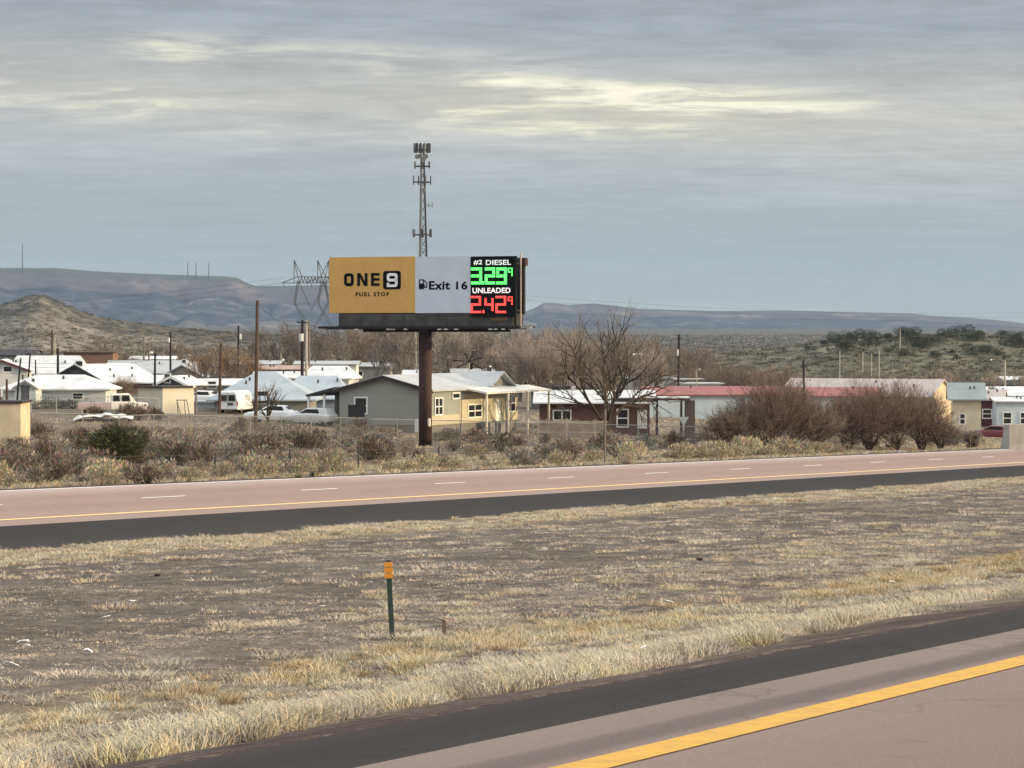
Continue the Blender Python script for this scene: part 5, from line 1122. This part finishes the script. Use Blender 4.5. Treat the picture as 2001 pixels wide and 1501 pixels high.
car(1938, 268, R(75), 'dark red car parked at the right beyond the willows', mat('dark_red_paint', (.16, .03, .035), .35, .05, spec=.5))
def pickup(px, d, rz, label):
    t = thing('pickup_truck', label, 'truck', at(px, d), rz); pm = mat('pinkish_faded_paint', (.42, .34, .32), .6, .1); cm = mat('cream_white_paint', (.72, .68, .60), .4, .05)
    loft([(-2.8, sec(.95, .6, 1.12, .95, 1.1, .02)), (.0, sec(.95, .6, 1.15, .95, 1.1, .02))], pm, 'bed', t)
    loft([(.0, sec(.96, .6, 1.2, .94, 1.15, .05)), (2.0, sec(.96, .6, 1.2, .92, 1.1, .05)), (3.1, sec(.9, .6, 1.1, .85, 1.0, .05))], cm, 'body', t)
    loft([(.02, sec(.86, 1.18, 1.9, .74, 1.25, .1)), (1.5, sec(.86, 1.18, 1.95, .74, 1.25, .1)), (2.1, sec(.84, 1.16, 1.22, .8, 1.2, .02))], cm, 'cabin', t)
    for sg in (-1, 1):
        for a, b in ((.15, .75), (.9, 1.6)): MB().prism([(a, 1.28), (b, 1.28), (b - .08, 1.78), (a + .02, 1.78)], 0, sg * .88, sg * .74).build('side_window', M_GLASS, t)
    wheels(t, .95, (-1.9, 2.3), .38)
pickup(216, 219, -R(78), 'cream-cabbed pickup with a faded pink bed before the cream shed')

# ------------------------------------------------------------------ yard things and roadside things
tp = at(203, 204); tr = thing('trailer', 'low trailer heaped with crumpled white tarpaulin left of the white van', 'trailer', tp, R(3))
q = MB(); nn = 26
zt_t = zpx(806, 204) - tp.z
for k in range(nn):
    for j in range(6):
        x0_, x1_ = -2.35 + 4.7 * k / nn, -2.35 + 4.7 * (k + 1) / nn; y0_, y1_ = -.9 + 1.8 * j / 6, -.9 + 1.8 * (j + 1) / 6
        hf = lambda x, y: zt_t - .28 + .26 * mnoise.noise(Vector((x * 1.5, y * 1.3, 3))) + .16 * math.cos(x * .6) - .25 * y * y - .35 * max(0, abs(x) - 1.9)
        q.quad((x0_, y0_, hf(x0_, y0_)), (x1_, y0_, hf(x1_, y0_)), (x1_, y1_, hf(x1_, y1_)), (x0_, y1_, hf(x0_, y1_)))
q.build('tarpaulin', mat('white_tarpaulin', (.78, .79, .76), .7, .1, 2.0), tr)
MB().box(-2.2, 2.2, -.8, .8, zt_t - .75, zt_t - .55).build('bed', M_BPOLE, tr)
for sx in (-1.9, 1.9): MB().box(sx - .05, sx + .05, -.8, -.7, -.1, zt_t - .55).build('leg', M_PPOLE, tr)
for px, d, w_, h_, lb in ((690, 205, 2.0, 1.0, 0),): 
    p = at(697, 208); t = thing('sign_board', 'black board on a short dark post before the grey house', 'board', p, R(5)); z0_, z1_ = zpx(815, 208) - p.z, zpx(787, 208) - p.z
    MB().prism([(-.70, z0_), (.62, z0_), (.72, z1_), (-.45, z1_ - .2), (-.7, z1_ - .12)], 1, -.06, .06).build('panel', mat('black_board', (.02, .021, .028), .8), t); MB().box(-.08, .12, .06, .18, -.2, z0_ + .3).build('post', M_BPOLE, t)
# swing frame
p = at(357, 221); t = thing('swing_frame', 'leaning metal swing frame before the cream shed', 'swing frame', p); K2 = 221 / FPX; zt2 = zpx(782, 221) - p.z
for a, b in (((-11, 0), (-5, 0)), ((-11, 1), (-5, 0)), ((12, 0), (7, 0)), ((3, 1), (7, 0))): pass
for xa, xb in ((-9, -12), (-3, -12), (6, 2), (14, 7)): MB().tube([(xa * K2, 0, 0), (xb * K2, .2, zt2)], .04, 5).build('leg', M_GPOLE, t)
MB().tube([(-13 * K2, .2, zt2), (8 * K2, .2, zt2)], .045, 5).build('top_bar', M_GPOLE, t)
# yield sign
p = at(1336, 203); t = thing('yield_sign', 'pale upside-down triangular sign seen from behind right of the carport', 'sign', p, R(12)); z1_ = zpx(815, 203) - p.z
MB().prism([(-.42, z1_), (.42, z1_), (0, z1_ - .72)][::-1], 1, -.02, .02).build('sign_plate', mat('pale_plate', (.50, .54, .53), .5), t); MB().tube([(0, .05, -.2), (0, .05, z1_)], .035, 6).build('post', M_GALV, t)
# concrete barrier
p = at(1966, 224); t = thing('concrete_barrier', 'pale weathered concrete barrier at the right edge of the far road', 'barrier', p, R(-6)); hB = zpx(829, 224) - p.z
MB().prism([(-.45, -.3), (.45, -.3), (.28, .45), (.20, hB), (-.20, hB), (-.28, .45)], 0, .25, 14).build('wall', mat('tan_concrete', (.60, .55, .42), .9, .25, .9, (.46, .42, .33), stretch=(1.5, 1, .5)), t)
MB().prism([(-.55, -.3), (.25, -.3), (.25, hB - .03), (-.1, hB - .06), (-.32, .5)], 1, -.5, .4).build('end_block', mat('grey_concrete', (.26, .28, .27), .9, .15, 1.0), t)
# rubble along the kerb below the willows
for k in range(16):
    px = r.uniform(1675, 1950); q = MB(); s_ = r.uniform(.25, .7); n = 7
    pr_ = [(s_ * r.uniform(.7, 1.2) * math.cos(6.283 * j / n), s_ * .7 * r.uniform(.7, 1.2) * math.sin(6.283 * j / n)) for j in range(n)]
    q.prism(pr_, 2, -.1, s_ * .22); q.v = [(x * (.7 if z > 0 else 1) , y * (.7 if z > 0 else 1), z + r.uniform(-.04, .05)) for x, y, z in q.v]
    ph = THETA - math.atan((px - CX) / FPX); v = r.uniform(73.3, 74.8); x, y = uv2xy(v / math.tan(ph), v)
    o = q.build('rubble_slab', mat('pale_rubble', (.33, .29, .25), .95, .25, 2.0, objrand=.25), None); o.location = (x, y, gz(x, y)); o['label'] = 'flat piece of pale rubble on the far kerb below the willows'; o['category'] = 'rubble'; o['group'] = 'rubble along the far kerb'
# delineator post and stake in the ditch
def place_post(px, pyb):
    best = None
    for d in np.arange(18, 80, .1):
        a = at(px, d); yb = HOR - a.z / d * FPX
        if best is None or abs(yb - pyb) < best[0]: best = (abs(yb - pyb), a, d)
    return best[1], best[2]
p, dpp = place_post(766, 1248); t = thing('delineator_post', 'green delineator post with three orange reflectors in the ditch grass', 'delineator', p, R(8)); kd = dpp / FPX
h = (1248 - 1095) * kd; lean = -8 * kd
MB().prism([(-.045, -.02), (.045, -.02), (.045, .0), (.012, .03), (-.012, .03), (-.045, .0)], 2, -.3, h).build('post', mat('green_post_paint', (.035, .06, .05), .7, .2, 3.0), t)
M_REF = mat('orange_reflector', (.75, .30, .05), .45, .08, 2.0)
for k in range(3):
    zc = h - .075 - k * .098; q = MB(); q.prism([(x, z + zc) for x, z in rrect(-.078, .078, -.043, .043, .030)], 1, -.055, -.02); q.build('reflector', M_REF, t)
t.rotation_euler = (0, math.atan2(lean, h), R(0))
p, dpp = place_post(869, 1256); kd = dpp / FPX; t = MB().prism([(-.03, -.02), (.03, -.02), (.03, .02), (-.03, .02)], 2, -.2, 44 * kd); o = t.build('stake', mat('weathered_stake', (.13, .10, .08), .9, .2), None); o.location = p; o.rotation_euler = (0, R(-3), .2); o['label'] = 'short weathered stake right of the orange-topped delineator'; o['category'] = 'stake'
# litter
M_LIT = mat('white_litter', (.85, .85, .86), .6, .05)
for k, (px, py, w, lb) in enumerate(((42, 1271, 26, 'largest white scrap of litter on the left of the median'), (48, 1280, 18, 'thin white scrap just below the largest one at the left'), (170, 1290, 22, 'white flat scrap right of the largest litter at the left'), (18, 1317, 30, 'white scrap nearest the left edge of the median'), (258, 1188, 14, 'small white scrap in the dark part of the median'), (205, 1221, 20, 'faint white scrap between the other left scraps'), (628, 1199, 12, 'small bright scrap left of the delineator'), (722, 1150, 12, 'small bright scrap up and left of the delineator'),
        (1142, 1140, 10, 'tiny white scrap right of the delineator'), (1745, 1150, 13, 'round white scrap in grass at the right'), (1305, 1191, 26, 'pale curled scrap in the middle of the median'), (1050, 1345, 34, 'pale scrap beside our shoulder grass'), (1258, 1299, 14, 'small pale scrap in the shoulder grass'), (1098, 1387, 24, 'thin grey-white scrap lying on the dark shoulder'))):
    p, dl = place_post(px, py); kw = dl / FPX * w / 2; q = MB(); n = 8
    top = [(kw * math.cos(6.283 * j / n) * r.uniform(.8, 1.1), kw * .7 * math.sin(6.283 * j / n) * r.uniform(.8, 1.1)) for j in range(n)]
    q.prism(top, 2, .0, kw * .10); q.v = [(x, y, z + kw * .45 * math.sin(x / kw * 2.2 + k) * .5 + abs(y) * .4) for x, y, z in q.v]
    o = q.build('litter', M_LIT, None); o.location = (p.x, p.y, p.z + .03 + .10 * (py < 1340)); o.rotation_euler = (r.uniform(-.2, .2), r.uniform(-.2, .2), 0); o['label'] = lb; o['category'] = 'litter'
for px, py, w in ((306, 1127, 12), (1367, 1097, 14)):
    p, dl = place_post(px, py); kw = dl / FPX * w / 2; q = MB().prism([(kw * math.cos(6.283 * j / 7), kw * .6 * math.sin(6.283 * j / 7)) for j in range(7)], 2, -.05, kw * .8); o = q.build('rock', M_BPOLE, None); o.location = p; o['label'] = 'small black rock in the dark left part of the median' if px < 1000 else 'small black rock in the grass at the right of the median'; o['category'] = 'rock'

# ------------------------------------------------------------------ air
hz = MB().box(-9000, 9000, -400, 11500, -60, 340).mesh('haze')
hmat = bpy.data.materials.new('air'); hmat.use_nodes = True; hn = hmat.node_tree; hn.nodes.clear()
ho = hn.nodes.new('ShaderNodeOutputMaterial'); hp = hn.nodes.new('ShaderNodeVolumePrincipled')
hp.inputs['Color'].default_value = (.50, .70, 1.0, 1); hp.inputs['Density'].default_value = 4.7e-5; hp.inputs['Anisotropy'].default_value = 0.2
hn.links.new(hp.outputs[0], ho.inputs['Volume']); hz.materials.append(hmat)
mobj('haze', hz, kind='stuff')

# wires between the poles and towers
M_WR = mat('black_wire', (.02, .02, .022), .8)
def wires(pts, label, sag=.9, rad=.025, offs=(0,)):
    for o_i, o_ in enumerate(offs):
        q = MB()
        for (a, pa, da), (b, pb_, db) in zip(pts[:-1], pts[1:]):
            A, B = P(a, pa, da), P(b, pb_, db); q.tube([A.lerp(B, k / 10) + Vector((0, 0, o_ - sag * 4 * (k / 10) * (1 - k / 10))) for k in range(11)], rad, 3, False)
        w_ = q.build('power_line', M_WR, None); w_['label'] = label; w_['category'] = 'power line'; w_['group'] = label
wires([(-80, 690, 330), (302, 694, 300), (465, 641, 330), (604, 634, 330)], 'thin wires strung between distant poles at the left', 1.2, .022, (0, -.5))
wires([(590, 631, 272), (1325, 662, 305), (2080, 640, 420)], 'long thin wires behind the billboard towards the right', 3.0, .022, (0, -.6))
wires([(503, 592, 208), (590, 634, 272)], 'wire from the tall brown pole to the transformer pole', .8, .015)
wires([(553, 553, 1250), (-900, 560, 1400)], 'high transmission wires running left from the lattice tower', 14, .05, (0, 2.5))
wires([(700, 556, 1330), (2700, 575, 1600)], 'high transmission wires running right behind the billboard', 16, .05, (0, 2.5))
for px, d, rz_, lb in ((390, 260, 80, 'pale car parked by the low pale blue shed'), (1225, 262, 85, 'white car glimpsed behind the brick house')): car(px, d, R(rz_), lb, M_CARW)
